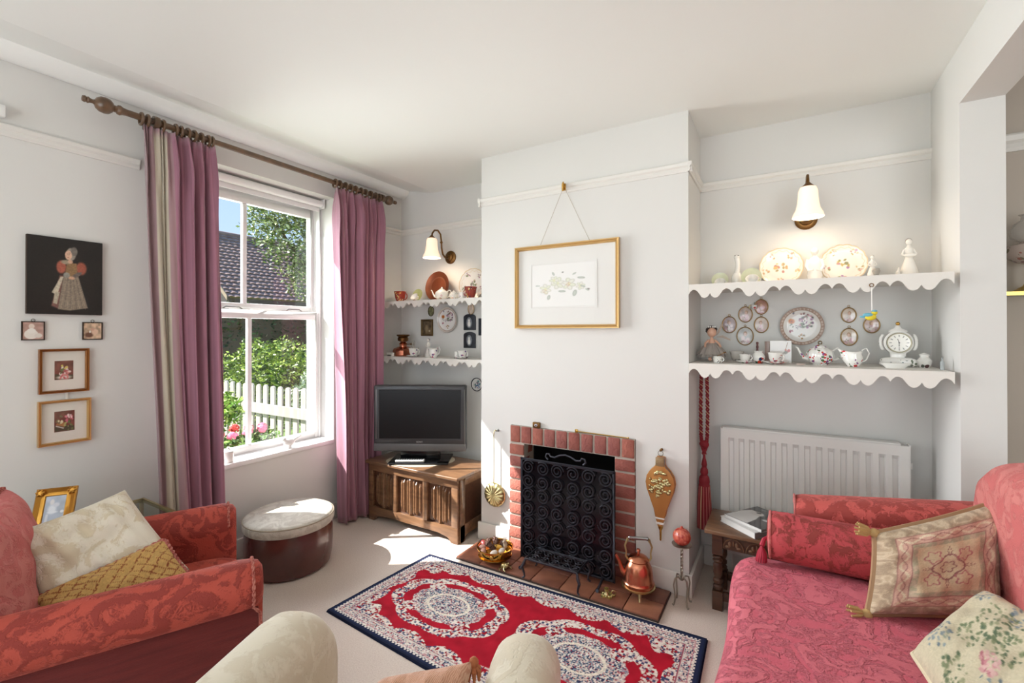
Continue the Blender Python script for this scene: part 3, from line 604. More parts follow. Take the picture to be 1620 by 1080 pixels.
for a, b in stx: cw('stile', M().box(a, b, cy0, cy0+.02, .10, cz-.075), OAKL, bevel=.003)
for (a, _), (_b, b) in (((cx0+.04, 0), (0, .462)), ((.498, 0), (0, .738)), ((.776, 0), (0, cx1-.05))):
    cxm = (a+b)/2; wd = (b-a)
    for k, hh in ((-3, .17), (-2, .2), (-1, .215), (0, .245), (1, .215), (2, .2), (3, .17)):
        x = cxm+k*wd*.115; hw = wd*.042 if k else wd*.06; zc = .225; y_ = cy0+.02; d = .016 if k % 2 == 0 else .009
        m = M().add([(x-hw, y_, zc-hh/2), (x, y_, zc-hh/2-.016), (x+hw, y_, zc-hh/2), (x+hw, y_, zc+hh/2), (x, y_, zc+hh/2+.016), (x-hw, y_, zc+hh/2), (x-hw*.4, y_-d, zc-hh/2+.006), (x+hw*.4, y_-d, zc-hh/2+.006), (x+hw*.4, y_-d, zc+hh/2-.006), (x-hw*.4, y_-d, zc+hh/2-.006)],
                    [(6, 7, 8, 9), (5, 0, 6, 9), (2, 3, 8, 7), (0, 1, 6), (1, 2, 7), (1, 7, 6), (3, 4, 8), (4, 5, 9), (4, 9, 8)]); cw('linenfold_rib', m, OAKL, smooth=False)
    for z in (.085, .365): cw('carved_boss', M().ball((cxm, cy0+.014, z-.0), (.012, .01, .012), 8, 6), OAKL)
m = M().box(cx1, cx1+.008, cy0+.02, cy0+.07, 0, cz-.022).box(cx1, cx1+.008, cy1-.05, cy1, 0, cz-.022).box(cx1, cx1+.008, cy0+.07, cy1-.05, cz-.07, cz-.022).prism([(cy0+.02, .11), (cy0+.02, .0), (cy0+.05, .0), (cy0+.09, .04), (cy1-.09, .04), (cy1-.05, 0), (cy1, 0), (cy1, .11)], cx1, cx1+.008, 'x'); cw('side_frame', m, OAKL, bevel=.002)

tva = math.radians(29.5); tvx, tvy = .565, 2.49
o = build('lace_mat', M().lathe([(.2, 0), (.215, .001), (.2, .002), (0, .002)], 24, ell=(1.15, .8)), mat('lace', (206, 192, 168), .9, bump=(200, .8)), None, (tvx, tvy, cz), tva); tag(o, 'beige lace mat under the stand of the television', 'mat')
tv = thing('television', 'black flat screen television on the oak chest in the corner', 'television', (tvx, tvy, cz+.002), tva)
build('stand_base', M().box(-.205, .215, -.13, .13, 0, .012).add([], []), BLACKP, tv, bevel=.004); build('stand_neck', M().box(-.14, .14, -.03, .03, .012, .09), BLACKP, tv, bevel=.006)
build('housing', M().box(-.33, .33, -.035, .035, .070, .538).box(-.22, .22, .035, .08, .14, .46), GREYP, tv, bevel=.01, seg=3)
bz = build('bezel', frame_m(.64, .40, .03, .006, 'y', [(0, 0), (0, .004), (.004, .006), (.026, .004), (.03, 0)]), mat('bezel_dark_grey', (58, 58, 61), .3), tv, (0, -.035, .334))
build('screen', M().box(-.289, .289, -.0375, -.034, .151, .506), mat('screen_glass', (15, 15, 17), .32, spec=.35), bz).location = (0, .035, -.334)
build('speaker_bar', M().box(-.33, .33, -.037, -.03, .071, .124), mat('speaker_grey', (98, 97, 97), .45, .3), tv, bevel=.003)
build('chrome_edge', M().box(-.313, -.309, -.041, -.036, .16, .51), chrome, tv); build('chrome_edge', M().box(.318, .321, -.041, -.036, .11, .51), chrome, tv)
tc_ = bpy.data.curves.new('brand', 'FONT'); tc_.body = 'SONY'; tc_.size = .016; tc_.extrude = .0004; tc_.align_x = 'CENTER'; tc_.space_character = 1.1
to = bpy.data.objects.new('brand', tc_); COL.objects.link(to); bpy.context.view_layer.update()
me = bpy.data.meshes.new_from_object(to.evaluated_get(bpy.context.evaluated_depsgraph_get())); bpy.data.objects.remove(to); me.materials.clear(); me.materials.append(mat('logo_silver', (200, 200, 200), .3, .5))
o = bpy.data.objects.new('brand_lettering', me); COL.objects.link(o); o.parent = bz; o.location = (0, -.0425+.035, .133-.334); o.rotation_euler = (PI/2, 0, 0)
rm = thing('remote_control', 'silver remote control lying on the foot of the television', 'remote control', (tvx-.055*cos(tva)+.09*sin(tva), tvy-.055*sin(tva)-.09*cos(tva), cz+.0145), tva)
build('body', M().cbox(0, 0, .008, .2, .045, .016), mat('silver_plastic', (206, 206, 204), .35), rm, bevel=.005, seg=3)
m = M()
for i in range(11):
    for j in range(3): m.cbox(-.085+i*.017, -.012+j*.012, .0168, .008, .006, .003)
build('buttons', m, mat('button_dark', (40, 40, 44), .5), rm)

# ================================================================ RUG
RC = [(.905, 1.44), (2.545, 1.33), (2.522, 2.162), (.96, 2.13)]
nx, ny = 560, 280
I, J = np.meshgrid(np.arange(nx+1)/nx, np.arange(ny+1)/ny); I = I.ravel(); J = J.ravel(); X = (I*2-1)*.80; Y = (J*2-1)*.38
ex = .80-np.abs(X); ey = .38-np.abs(Y); ed = np.minimum(ex, ey)
ci, cj = np.floor(I*nx/2), np.floor(J*ny/2); hh = hash2(ci, cj); h2 = hash2(ci, cj, 3); big = vnoise(I*70, J*35, 2)
pal = np.array([rgb(206, 196, 184), rgb(50, 58, 88), rgb(186, 146, 148), rgb(126, 142, 154), rgb(150, 36, 52), rgb(224, 218, 210)])
def speck(p): cum = np.cumsum(p); idx = np.searchsorted(cum, hh*cum[-1]*.9999); return pal[np.clip(idx, 0, 5)]
S1 = speck([.34, .14, .18, .12, .06, .2]); S2 = speck([.3, .26, .12, .2, .04, .1]); S3 = speck([.28, .16, .1, .1, .18, .2])
RED = rgb(166, 26, 44)*(.9+.16*vnoise(I*40, J*20)[:, None]); C_ = RED.copy()
ci3, cj3 = np.floor(I*nx/4+.5*hash2(np.floor(J*ny/4), 5)), np.floor(J*ny/4); h3 = hash2(ci3, cj3, 8); h4 = hash2(ci3, cj3, 9)
F1 = np.where((h3 < .5)[:, None], np.where((h4 < .75)[:, None], rgb(222, 214, 204), rgb(196, 156, 160)), np.where((h4 < .45)[:, None], rgb(66, 70, 104), RED*.9))
F1 = np.where((hh < .25)[:, None], S1, F1)
al = np.where(ex < ey, Y, X); sca = .098+.040*np.abs(np.sin(al*PI/.2+.5))+.012*(vnoise(I*60, J*30)-.5)
cd0 = (.80-np.abs(X))*.75+(.38-np.abs(Y)); k = (ed < sca) | (cd0 < .30+.03*np.sin(np.abs(X)*44)); C_[k] = F1[k]
k = (ed < .088+.008*np.abs(np.sin(al*40))); C_[k] = S1[k]
for lo, hi, c_ in ((.044, .048, rgb(190, 130, 140)), (.078, .082, rgb(206, 200, 190)), (.082, .086, rgb(150, 80, 96))):
    k = (ed > lo) & (ed < hi); C_[k] = c_
for mx_ in (-.345, .345):
    dx = X-mx_; th = np.arctan2(Y*1.4, dx); r = np.sqrt((dx/.30)**2+(Y/.205)**2)
    lobes = .09*np.abs(np.sin(th*4)); k = (r < 1.0+lobes) & (r > .80+.06*np.abs(np.sin(th*4+.4))); C_[k] = F1[k]
    k = (r < .66+.03*np.abs(np.sin(th*8))); C_[k] = F1[k]*.4+S1[k]*.6
    k = (r < .60) & (r > .40); C_[k] = S2[k]
    k = (r < .40) & (r > .35); C_[k] = rgb(224, 216, 200)*(.9+.15*h2[k][:, None])
    k = (r < .35); C_[k] = S2[k]
    for q in range(4):
        a = PI/4+q*PI/2; k = ((dx-.215*cos(a))/.05)**2+((Y-.145*sin(a))/.035)**2 < 1; C_[k] = F1[k]
k = (ed < .034+.008*(np.sin(al*2*PI/.018) > 0)); C_[k] = rgb(226, 220, 210)
k = (ed < .026+.008*(np.sin(al*2*PI/.018) > 0)); C_[k] = rgb(36, 44, 72)
k = ed < .014; C_[k] = rgb(28, 34, 56)
A = [np.array(p) for p in RC]; P_ = (1-I)[:, None]*((1-J)[:, None]*A[0]+J[:, None]*A[3])+I[:, None]*((1-J)[:, None]*A[1]+J[:, None]*A[2])
zz = .008+.0016*vnoise(I*90, J*45)+.003*vnoise(I*5, J*3, 9); zz = np.where(ed < .004, .001, zz)
m = M(); W_ = nx+1; m.v = [tuple(p) for p in np.column_stack([P_[:, 0]-1.73, P_[:, 1]-1.76, zz])]
m.f = [(j*W_+i, j*W_+i+1, (j+1)*W_+i+1, (j+1)*W_+i) for j in range(ny) for i in range(nx)]
o = build('hearth_rug', m, mat('rug_pile', (255, 255, 255), .95, attr=True, bump=(500, .5, .002), spec=.1), None, (1.73, 1.76, 0), paint=np.clip(C_, 0, 1), smooth=True, sharp=60)
tag(o, 'red oriental rug with two pale medallions and a navy border before the hearth', 'rug')

# ================================================================ SOFT FURNISHING HELPERS
def pillow(name, BL, BR, TR, TL, th, mt, parent=None, nu=40, nv=40, fn=None, pinch=.05, wr=.006, seed=1, loc=None, sharp=80, ex=.42):
    """stuffed cushion stretched between four corners; fn(u,v) paints the front"""
    BL, BR, TR, TL = [Vector(p) for p in (BL, BR, TR, TL)]; N_ = ((BR-BL).cross(TL-BL)).normalized(); vs_ = []; cols = []
    for side in (1, -1):
        for j in range(nv+1):
            for i in range(nu+1):
                u = i/nu*2-1; v = j/nv*2-1; u2 = u*(1-pinch*(1-v*v)); v2 = v*(1-pinch*(1-u*u)); a = (u2+1)/2; b_ = (v2+1)/2
                p = (BL*(1-a)+BR*a)*(1-b_)+(TL*(1-a)+TR*a)*b_
                h = max(0, (1-u**4)*(1-v**4))**ex*th/2
                wv_ = wr*(math.sin(u*7+v*4+seed)+math.sin(v*11-u*5+seed*2)+.7*math.sin(u*19+v*3+seed*5))*(1-max(abs(u), abs(v))**6)
                vs_.append(p+N_*side*(h+wv_))
    W_ = nu+1; K = W_*(nv+1); f = [(j*W_+i, j*W_+i+1, (j+1)*W_+i+1, (j+1)*W_+i) for j in range(nv) for i in range(nu)]
    m = M().add(vs_, f+[tuple(K+i for i in reversed(q)) for q in f])
    col = None
    if fn:
        I, J = np.meshgrid(np.arange(nu+1)/nu*2-1, np.arange(nv+1)/nv*2-1); c = np.clip(fn(I.ravel(), J.ravel()), 0, 1); col = np.vstack([c, c])
    L0 = loc or (0, 0, 0)
    return build(name, m, mt, parent, loc=L0 if not parent else (0, 0, 0), world=True, paint=col, sharp=sharp)
def edgecord(BL, BR, TR, TL, r, pinch=.05, n=28, twist=False):
    BL, BR, TR, TL = [Vector(p) for p in (BL, BR, TR, TL)]; pts = []
    for (a0, b0), (a1, b1) in (((-1, -1), (1, -1)), ((1, -1), (1, 1)), ((1, 1), (-1, 1)), ((-1, 1), (-1, -1))):
        for k in range(n):
            t = k/n; u = a0+(a1-a0)*t; v = b0+(b1-b0)*t; u2 = u*(1-pinch*(1-v*v)); v2 = v*(1-pinch*(1-u*u)); a = (u2+1)/2; b_ = (v2+1)/2
            pts.append((BL*(1-a)+BR*a)*(1-b_)+(TL*(1-a)+TR*a)*b_)
    m = M()
    if twist:
        for ph in (0, PI):
            q = []; m_ = len(pts)
            for i in range(m_*3):
                k = i/3; i0 = int(k) % m_; i1 = (i0+1) % m_; p = pts[i0].lerp(pts[i1], k-int(k)); t = (pts[i1]-pts[i0]).normalized(); s_ = t.orthogonal().normalized(); w_ = t.cross(s_); an = k*1.9+ph
                q.append(p+(s_*cos(an)+w_*sin(an))*r*.55)
            m.tube(q, r*.7, 6, True)
    else: m.tube(pts, r, 6, True)
    return m
def loft(loops, caps=True):
    m = M(); n = len(loops[0]); vs_ = [p for l in loops for p in l]; fs = [(i*n+k, i*n+(k+1) % n, (i+1)*n+(k+1) % n, (i+1)*n+k) for i in range(len(loops)-1) for k in range(n)]
    if caps: fs += [tuple(reversed(range(n))), tuple((len(loops)-1)*n+k for k in range(n))]
    return m.add(vs_, fs)
def rope(pts, r, n=60):
    """two-strand twisted cord along points"""
    m = M(); P = [Vector(p) for p in pts]
    for ph in (0, PI):
        q = []
        for i in range(n*4+1):
            k = i/(n*4)*(len(P)-1); i0 = min(int(k), len(P)-2); p = P[i0].lerp(P[i0+1], k-i0); t = (P[i0+1]-P[i0]).normalized(); s_ = Vector((0, 1, 0)) if abs(t.y) < .8 else Vector((1, 0, 0)); s_ = (s_-t*s_.dot(t)).normalized(); w_ = t.cross(s_); a = i/4*.9+ph
            q.append(p+(s_*cos(a)+w_*sin(a))*r*.55)
        m.tube(q, r*.65, 6)
    return m
ROPE = mat('twist_cord_pink', (190, 120, 106), .8, col2=(150, 66, 56), nscale=120, contrast=.2)

def scroll_arm(x, r, ztop, yb, yf, sgn, panel_in, panel_out, z0=.06, droop=0):
    """upholstered arm: roll on top of an upright panel, front end rounded; returns a mesh"""
    loops = []; zc = ztop-r
    ys = [yb]+[yb+(yf-yb)*k/8 for k in range(1, 8)]+[yf-r*.8, yf-r*.45, yf-r*.15, yf]
    for i, y in enumerate(ys):
        s_ = {len(ys)-1: .62, len(ys)-2: .86, len(ys)-3: .96}.get(i, 1); lp = []
        for k in range(15):
            a = -PI*.30+k/14*(PI*1.45); lp.append((x+sgn*r*s_*cos(a), y, zc+r*s_*sin(a)-droop*(yf-y)))
        lp += [(x-sgn*panel_in, y, zc-r*.9-droop*(yf-y)), (x-sgn*panel_in, y, z0), (x+sgn*panel_out*(.4+.6*s_), y, z0), (x+sgn*panel_out*(.4+.6*s_), y, zc-r*.95-droop*(yf-y))]
        loops.append(lp)
    return loft(loops)

# ================================================================ RED ARMCHAIR (left)
ac = thing('red_armchair', 'red damask armchair with rolled arms and rope trim at the left', 'armchair', (1.06, .97, 0), math.radians(-26))
build('arm', scroll_arm(.315, .075, .625, -.86, .03, 1, .06, .022), REDD, ac, sharp=50)
build('arm', scroll_arm(-.29, .078, .625, -.86, -.02, -1, .06, .022), REDD, ac, sharp=50)
build('seat_base', M().box(-.24, .25, -.80, -.02, .07, .31), REDD, ac, bevel=.02)
SHADED_RED = mat('shaded_red_chenille', (116, 40, 36), .9, col2=(92, 28, 26), nscale=14, stretch=(1, .4, 5), bump=(160, .6, .003), sheen=.25)  # plain weave, darker red carries the shade on the arm's outer side
build('outer_side_panel', M().box(.322, .346, -.85, .018, .06, .485), SHADED_RED, ac, bevel=.006)
build('seat_cushion', M().ball((0, -.36, .375), (.235, .36, .075), 40, 16, .35), REDD, ac)
bk = M(); loops = []
for x in [-.345, -.33, -.30, -.2, -.1, 0, .1, .2, .30, .33, .345]:
    e_ = max(0, abs(x)-.30)/.045; q = 1-.55*e_*e_
    lp = []
    for k in range(25):
        a = 2*PI*k/24.001
        cy = -.79-.06*math.sin(a); lp.append((x, -.80+.085*q*math.copysign(abs(cos(a))**.8, cos(a)), .47+(.335+.0*q)*(q**.25)*math.copysign(abs(sin(a))**.55, sin(a))))
    loops.append(lp)
build('backrest', loft(loops), ROSED, ac, sharp=60)
bc = [(-.26, -.60, .40), (.25, -.60, .40), (.24, -.70, .82), (-.25, -.70, .82)]
mx_ = chainmx(ac); bcw = [tuple(mx_ @ Vector(p)) for p in bc]
bkc = pillow('back_cushion', *bcw, .17, ROSED, ac, wr=.003); build('twisted_piping', edgecord(*bcw, .007, twist=True), ROPE, bkc, world=True)
for s_, x, yf in ((1, .315, .032), (-1, -.29, -.018)):
    yf -= .030; pts = [(x+s_*.074*cos(a), yf, .55+.074*sin(a)) for a in np.linspace(PI*1.0, -PI*.28, 16)]+[(x+s_*.040, yf+.02, .47), (x+s_*.036, yf+.03, .10)]
    build('rope_trim', rope(pts, .0045, 60), ROPE, ac)
for x in (-.25, .26):
    for y in (-.76, -.07): build('foot', M().lathe([(.014, 0), (.022, .03), (.026, .07), (0, .07)], 14, (x, y, 0)), OAK, ac)
q = [(.807, .472, .50), (.983, .808, .505), (.713, .717, .766), (.693, .438, .705)]
q = [(.825, .472, .505), (.990, .812, .508), (.713, .722, .768), (.690, .432, .708)]
o = pillow('lumbar_cushion', *q, .12, CREAM2, None, wr=.005, seed=3, loc=(.82, .62, .50)); tag(o, 'large cream silk damask cushion in the red armchair', 'cushion')
GOLDL = [(1.04, .50, .475), (1.17, .785, .48), (.985, .738, .640), (.842, .438, .535)]
def lattice(u, v):
    c = canvas(u, (190, 152, 92)); a = u*4.2+v*3.2; b_ = u*4.2-v*3.2
    for q in (a, b_):
        fr = np.abs(q-np.round(q)); k = (fr < .07) & (np.mod(u*13+v*9, 1) < .72); c[k] = rgb(132, 72, 48)
    return c*(.92+.16*vnoise(u*60, v*60)[:, None])
gc = thing('gold_cushion', 'gold lattice cushion with twisted rope edge in the red armchair', 'cushion', (1.0, .62, .47)); pillow('cover', *GOLDL, .07, PAINTF, gc, 90, 60, lattice, wr=.003); build('twisted_piping', edgecord(*GOLDL, .008, twist=True), ROPE, gc, world=True)

# ================================================================ SIDE TABLE WITH GLASS TOP, GILT PHOTO FRAME
gt = thing('glass_side_table', 'brass side table with a glass top between armchair and curtain', 'table', (.225, .77, 0))
build('glass_top', M().box(.035, .415, .51, 1.03, .507, .513), TGLASS, gt, world=True, smooth=False)
for a in ((.03, .42, .505, .515), (.03, .42, 1.025, 1.035)): build('edge_rail', M().box(a[0], a[1], a[2], a[3], .498, .516), PBRASS, gt, world=True)
for a in ((.03, .038), (.412, .42)): build('edge_rail', M().box(a[0], a[1], .515, 1.025, .498, .516), PBRASS, gt, world=True)
for x in (.045, .405):
    for y in (.52, 1.02): build('leg', M().tube([(x, y, 0), (x, y, .498)], .009, 10), PBRASS, gt, world=True)
build('lower_shelf', M().box(.05, .4, .53, 1.01, .15, .16), OAKL, gt, world=True)
pf = thing('gilt_photo_frame', 'ornate gilt photo frame with a pale portrait on the glass table', 'photo frame', (.185, .655, .5135), math.radians(55))
def leaned(m, a=-.40): return m.xf(Matrix.Rotation(a, 4, 'X'))
OG = mat('ornate_gilt', (196, 142, 62), .28, .85, bump=(80, .5, .003))
m = frame_m(.132, .178, .032, .02, 'y', [(0, 0), (0, .013), (.004, .018), (.010, .014), (.018, .009), (.026, .013), (.031, .012), (.034, .006), (.034, 0)]).mv(0, 0, .093); build('frame', leaned(m), OG, pf)
for x in (-.051, .051):
    for z in (.018, .166):
        m = M().ball((x, -.014, z), (.015, .006, .015), 12, 6)
        for k in range(6): m.ball((x+.011*cos(k*PI/3), -.018, z+.011*sin(k*PI/3)), .005, 8, 5)
        build('corner_ornament', leaned(m), OG, pf)
def pale(u, v):
    c = canvas(u, (172, 180, 196)); c *= (.92+.16*vnoise(u*5, v*7))[:, None]; poly(c, u, v, [(.1, .05), (.3, .02), (.3, .4), (.15, .4)], (214, 216, 222), .05); ell(c, u, v, .4, .52, .24, .2, (222, 224, 230), .5); ell(c, u, v, .36, .76, .12, .12, (214, 210, 210), .4); ell(c, u, v, .55, .66, .18, .09, (206, 206, 214), .4)
    ell(c, u, v, .42, .42, .3, .05, (226, 228, 234), .5); ell(c, u, v, .85, .42, .1, .06, (226, 228, 234), .4); return c
o = sheet('photograph', .074, .12, 44, 60, pale, pf, (0, 0, 0), 'y', PAINTG); o.rotation_euler = (-.40, 0, 0); o.location = (0, -.007*cos(.40)+.093*sin(.40), .093*cos(.40)+.007*sin(.40))
build('easel_back', leaned(M().box(-.06, .06, .0005, .004, .004, .178)).add([(-.02, .054, .12), (.02, .054, .12), (.02, .100, .001), (-.02, .100, .001), (-.02, .058, .12), (.02, .058, .12), (.02, .104, .001), (-.02, .104, .001)], [(0, 1, 2, 3), (7, 6, 5, 4), (0, 3, 7, 4), (1, 5, 6, 2), (3, 2, 6, 7)]), mat('black_velvet', (24, 22, 22), .9), pf)

# ================================================================ CREAM ARMCHAIR (foreground)
cc = thing('cream_armchair', 'cream damask armchair seen from behind in the foreground', 'armchair', (2.03, .845, 0), math.radians(21.2))
def pad_arm(x, r, yf, ztop):
    loops = []; yb = -.72
    ys = [yb, -.5, -.3, -.15, yf-.16, yf-.11, yf-.075, yf-.045, yf-.02, yf-.005, yf]
    for y in ys:
        d = max(0, (y-(yf-.16))/.16); s_ = math.sqrt(max(.02, 1-d**2.6)); zt = ztop-.12*(1-s_)-.05*d*d; rr = r*(.35+.65*s_); lp = []
        for k in range(17): a = PI*k/16; lp.append((x+rr*math.copysign(abs(cos(a))**.85, cos(a)), y, zt-r+r*s_**.3*sin(a)))
        lp += [(x-rr*.96, y, .3), (x-rr*.9, y, .07), (x+rr*.9, y, .07), (x+rr*.96, y, .3)]
        loops.append(lp)
    return loft(loops)
build('arm', pad_arm(-.30, .090, .07, .668), CREAMD, cc, sharp=70); build('arm', pad_arm(.275, .080, .10, .655), CREAMD, cc, sharp=70)
build('seat_base', M().box(-.24, .23, -.66, -.01, .07, .31), CREAMD, cc, bevel=.02); build('seat_cushion', M().ball((-.01, -.33, .38), (.215, .36, .075), 36, 14, .35), CREAMD, cc)
build('backrest', M().ball((0, -.70, .50), (.34, .085, .34), 36, 18, .5), CREAMD, cc)
for x in (-.28, .27):
    for y in (-.66, -.04): build('foot', M().lathe([(.014, 0), (.022, .03), (.026, .07), (0, .07)], 14, (x, y, 0)), OAK, cc)
PEACH = mat('peach_knit', (216, 172, 146), .85, col2=(196, 142, 116), nscale=90, tex='wave', dist=6, bump=(90, 1.0, .006), sheen=.3)
pc = thing('peach_cushion', 'peach quilted cushion tucked in the cream armchair', 'cushion', (2.17, .62, .46)); PCQ = [(1.98, .50, .475), (2.27, .60, .47), (2.236, .80, .648), (2.07, .70, .612)]
pillow('cover', *PCQ, .10, PEACH, pc, wr=.003, seed=4, pinch=.02)
m = M().ball((2.236, .798, .645), (.011, .011, .012), 8, 6)
for k in range(7): a = k*.9; m.tube([(2.236, .798, .645), (2.236+.012*cos(a), .798+.012*sin(a), .632), (2.236+.014*cos(a), .798+.014*sin(a), .612)], [.003, .005, .003], 5)
build('corner_tassel', m, mat('tassel_rust', (168, 98, 60), .8), pc, world=True)

# ================================================================ SOFA (right)
sf = thing('pink_sofa', 'rose damask sofa with a pink seat along the opening at right', 'sofa', (3.1, 1.3, 0))
sw = lambda n, m, mt, **k: build(n, m, mt, sf, world=True, **k)
def arm_loops(x0, x1, y0, y1, zf, zb):
    loops = []; yc = (y0+y1)/2; r = (y1-y0)/2
    for i, x in enumerate([x0, x0+.008, x0+.03, x0+.15, x0+.3, x0+.45, x1-.1, x1]):
        t = (x-x0)/(x1-x0); zt = zf+(zb-zf)*t; s_ = [.86, .95, 1][min(i, 2)]; lp = []
        for k in range(13): a = PI*k/12; lp.append((x, yc+r*s_*math.copysign(abs(cos(a))**.7, cos(a)), zt-r*.6+r*.6*s_*sin(a)**.8))
        lp += [(x, yc-r*s_, .3), (x, yc-r*s_, .07), (x, yc+r*s_, .07), (x, yc+r*s_, .3)]
        loops.append(lp)
    return loops
sw('arm', loft(arm_loops(2.845, 3.56, 2.135, 2.305, .672, .765)), SOFAD, sharp=60)
sw('arm', loft(arm_loops(2.845, 3.56, .30, .47, .672, .765)), SOFAD, sharp=60)
sw('arm_piping', M().tube([(2.846, 2.22+.075*math.copysign(abs(cos(a))**.7, cos(a)), .672-.05+.05*sin(a)) for a in np.linspace(0, PI, 20)], .004, 6), ROSED)
sw('seat_base', M().box(2.72, 3.5, .48, 2.13, .06, .33), PINKD, bevel=.03, seg=3)
def seatfn(u, v):
    # draped seat: front roll then down to the floor
    y = .47+(2.09-.47)*v; L_ = u*1.2
    if L_ < .36: x = 2.655+.03*(1-L_/.36)*0; z = .05+L_
    elif L_ < .36+.12: a = (L_-.36)/.12*PI/2; x = 2.655+.055*(1-cos(a)); z = .41+.055*sin(a)
    else: x = 2.71+(L_-.48)*.96; z = .465
    yy = max(0, (y-1.98)/.11); yn = max(0, (.55-y)/.08)
    if z > .3: z -= .03*(yy**2+yn**2); x += .05*yy**2
    z += .006*math.sin(x*9+y*4)*math.sin(y*6)*(1 if z > .4 else 0); x += .008*math.sin(y*8+z*5)+.03*(.46-z)*-.2
    return (x, y, max(z, .03))
sw('seat_cushion', M().grid(seatfn, 70, 60), PINKD, solid=.02, sharp=80)
loops = []
for i, y in enumerate([.30, .32, .36, .6, 1.0, 1.4, 1.7, 1.9, 2.03, 2.09, 2.115]):
    s_ = {0: .8, 1: .92, 8: .97, 9: .88, 10: .7}.get(i, 1); lp = []
    for k in range(21):
        a = PI*k/20; lp.append((3.49+.135*math.copysign(abs(cos(a))**.8, -cos(a)), y, .86-(1-s_)*.35+.10*s_*sin(a)**.8))
    lp += [(3.62, y, .3), (3.62, y, .07), (3.38, y, .30), (3.345, y, .44)][0:2]+[(3.40, y, .07), (3.37, y, .40)]
    loops.append(lp)
sw('backrest', loft(loops), ROSED, sharp=60)
for x in (2.80, 3.5):
    for y in (.4, 2.2): sw('foot', M().lathe([(.014, 0), (.022, .03), (.026, .07), (0, .07)], 14, (x, y, 0)), OAK)
bo = thing('bolster', 'red damask bolster cushion with a tassel along the far sofa arm', 'cushion', (2.98, 2.04, .462))
RX = Matrix.Rotation(PI/2, 4, 'Y')
build('cover', M().lathe([(0, 0), (.05, -.006), (.078, 0), (.087, .012), (.089, .06), (.088, .2), (.089, .35), (.087, .44), (.078, .455), (0, .458)], 36, (2.758, 2.040, .566), RX), damask('bolster_damask', (192, 80, 84), (146, 64, 60), 11, .05, bump=.6, sheen=.3), bo, world=True)
build('end_piping', M().tube([(2.762, 2.040+.084*cos(a), .566+.084*sin(a)) for a in np.linspace(0, 2*PI, 33)[:-1]], .005, 6, True), ROSED, bo, world=True)
m = M().tube([(2.755, 2.02, .56), (2.742, 2.0, .555), (2.735, 1.985, .535)], [.006, .008, .009], 8)
for k in range(14): a = k*.45; m.tube([(2.735, 1.985, .535), (2.735+.012*cos(a), 1.985+.012*sin(a), .51), (2.733+.018*cos(a), 1.983+.018*sin(a), .478)], [.004, .0045, .003], 5)
build('tassel', m, mat('crimson_silk', (168, 34, 58), .55), bo, world=True)

def kilim(u, v):
    c = canvas(u, (178, 158, 132)); r = np.maximum(np.abs(u), np.abs(v)); n_ = vnoise(u*9, v*9, 4); sw_ = np.sin((u+v)*16+n_*9); c[sw_ > .3] = rgb(162, 143, 120); c[sw_ < -.75] = rgb(194, 176, 150)
    M_ = rgb(150, 104, 100); k = (r < .80); c[k] = rgb(160, 116, 108); k = r < .775; c[k] = rgb(198, 160, 142)
    al = np.where(np.abs(u) > np.abs(v), v, u); k = (r < .775) & (r > .60) & (np.abs(np.sin(al*14)*.055+.69-r) < .022); c[k] = rgb(214, 196, 168); k = (r < .775) & (r > .60) & (np.abs(-np.sin(al*14)*.045+.69-r) < .010); c[k] = rgb(160, 116, 108)
    k = r < .60; c[k] = rgb(156, 112, 106); k = r < .575; c[k] = rgb(172, 164, 138); k = (r < .575) & (vnoise(u*22, v*22, 6) > .6); c[k] = rgb(190, 170, 146)
    k = r < .48; c[k] = rgb(204, 184, 152); th = np.arctan2(v, u); q = np.sqrt(u*u+v*v)
    o1 = .22*(1+.16*np.cos(4*th)); k = np.abs(q-o1) < .016; c[k] = M_; k = (np.abs(q-.10*(1+.2*np.cos(6*th))) < .012); c[k] = M_
    for s_ in range(4):
        a = PI/4+s_*PI/2; du = u-.33*cos(a); dv = v-.33*sin(a); qq = np.sqrt(du*du+dv*dv); tt = np.arctan2(dv, du); k = np.abs(qq-.11*(1+.22*np.cos(5*tt+a))) < .013; c[k] = rgb(178, 116, 116)
        a = s_*PI/2; k = (np.abs((u*cos(a)+v*sin(a))-.33)+3*np.abs(-u*sin(a)+v*cos(a)) < .10) & (np.abs((u*cos(a)+v*sin(a))-.33)+3*np.abs(-u*sin(a)+v*cos(a)) > .055); c[k] = M_
    return c*(.94+.12*vnoise(u*70, v*70, 2)[:, None])
def tassel(m, p, s_=1.0, dirv=(0, 0, -1)):
    p = Vector(p); d = Vector(dirv).normalized(); m.ball(p, .014*s_, 10, 8); o_ = d.orthogonal().normalized(); w_ = d.cross(o_)
    for k in range(9): a = k*.7; r_ = .017*s_; q = o_*cos(a)+w_*sin(a); m.tube([p+d*.008*s_, p+d*.022*s_+q*r_*.7, p+d*.045*s_+q*r_], [.004*s_, .005*s_, .003*s_], 5)
    return m
kq = [(3.028, 1.777, .478), (3.345, 1.888, .502), (3.398, 2.045, .812), (3.062, 1.886, .694)]
kc = thing('tasselled_cushion', 'beige patterned cushion with gold corner tassels on the sofa', 'cushion', (3.2, 1.85, .478))
pillow('cover', *kq, .15, PAINTF, kc, 130, 130, kilim, wr=.004, seed=6); TG = mat('tassel_gold', (190, 158, 104), .7)
for p, d in zip(kq, ((-1, -.3, 0), (1, -.5, .2), (.6, -.4, .4), (-1, -.2, .2))): build('tassel', tassel(M(), p, 1.1, d), TG, kc, world=True)
build('side_welt', edgecord(*kq, .009), mat('welt_ochre', (160, 126, 92), .7), kc, world=True)
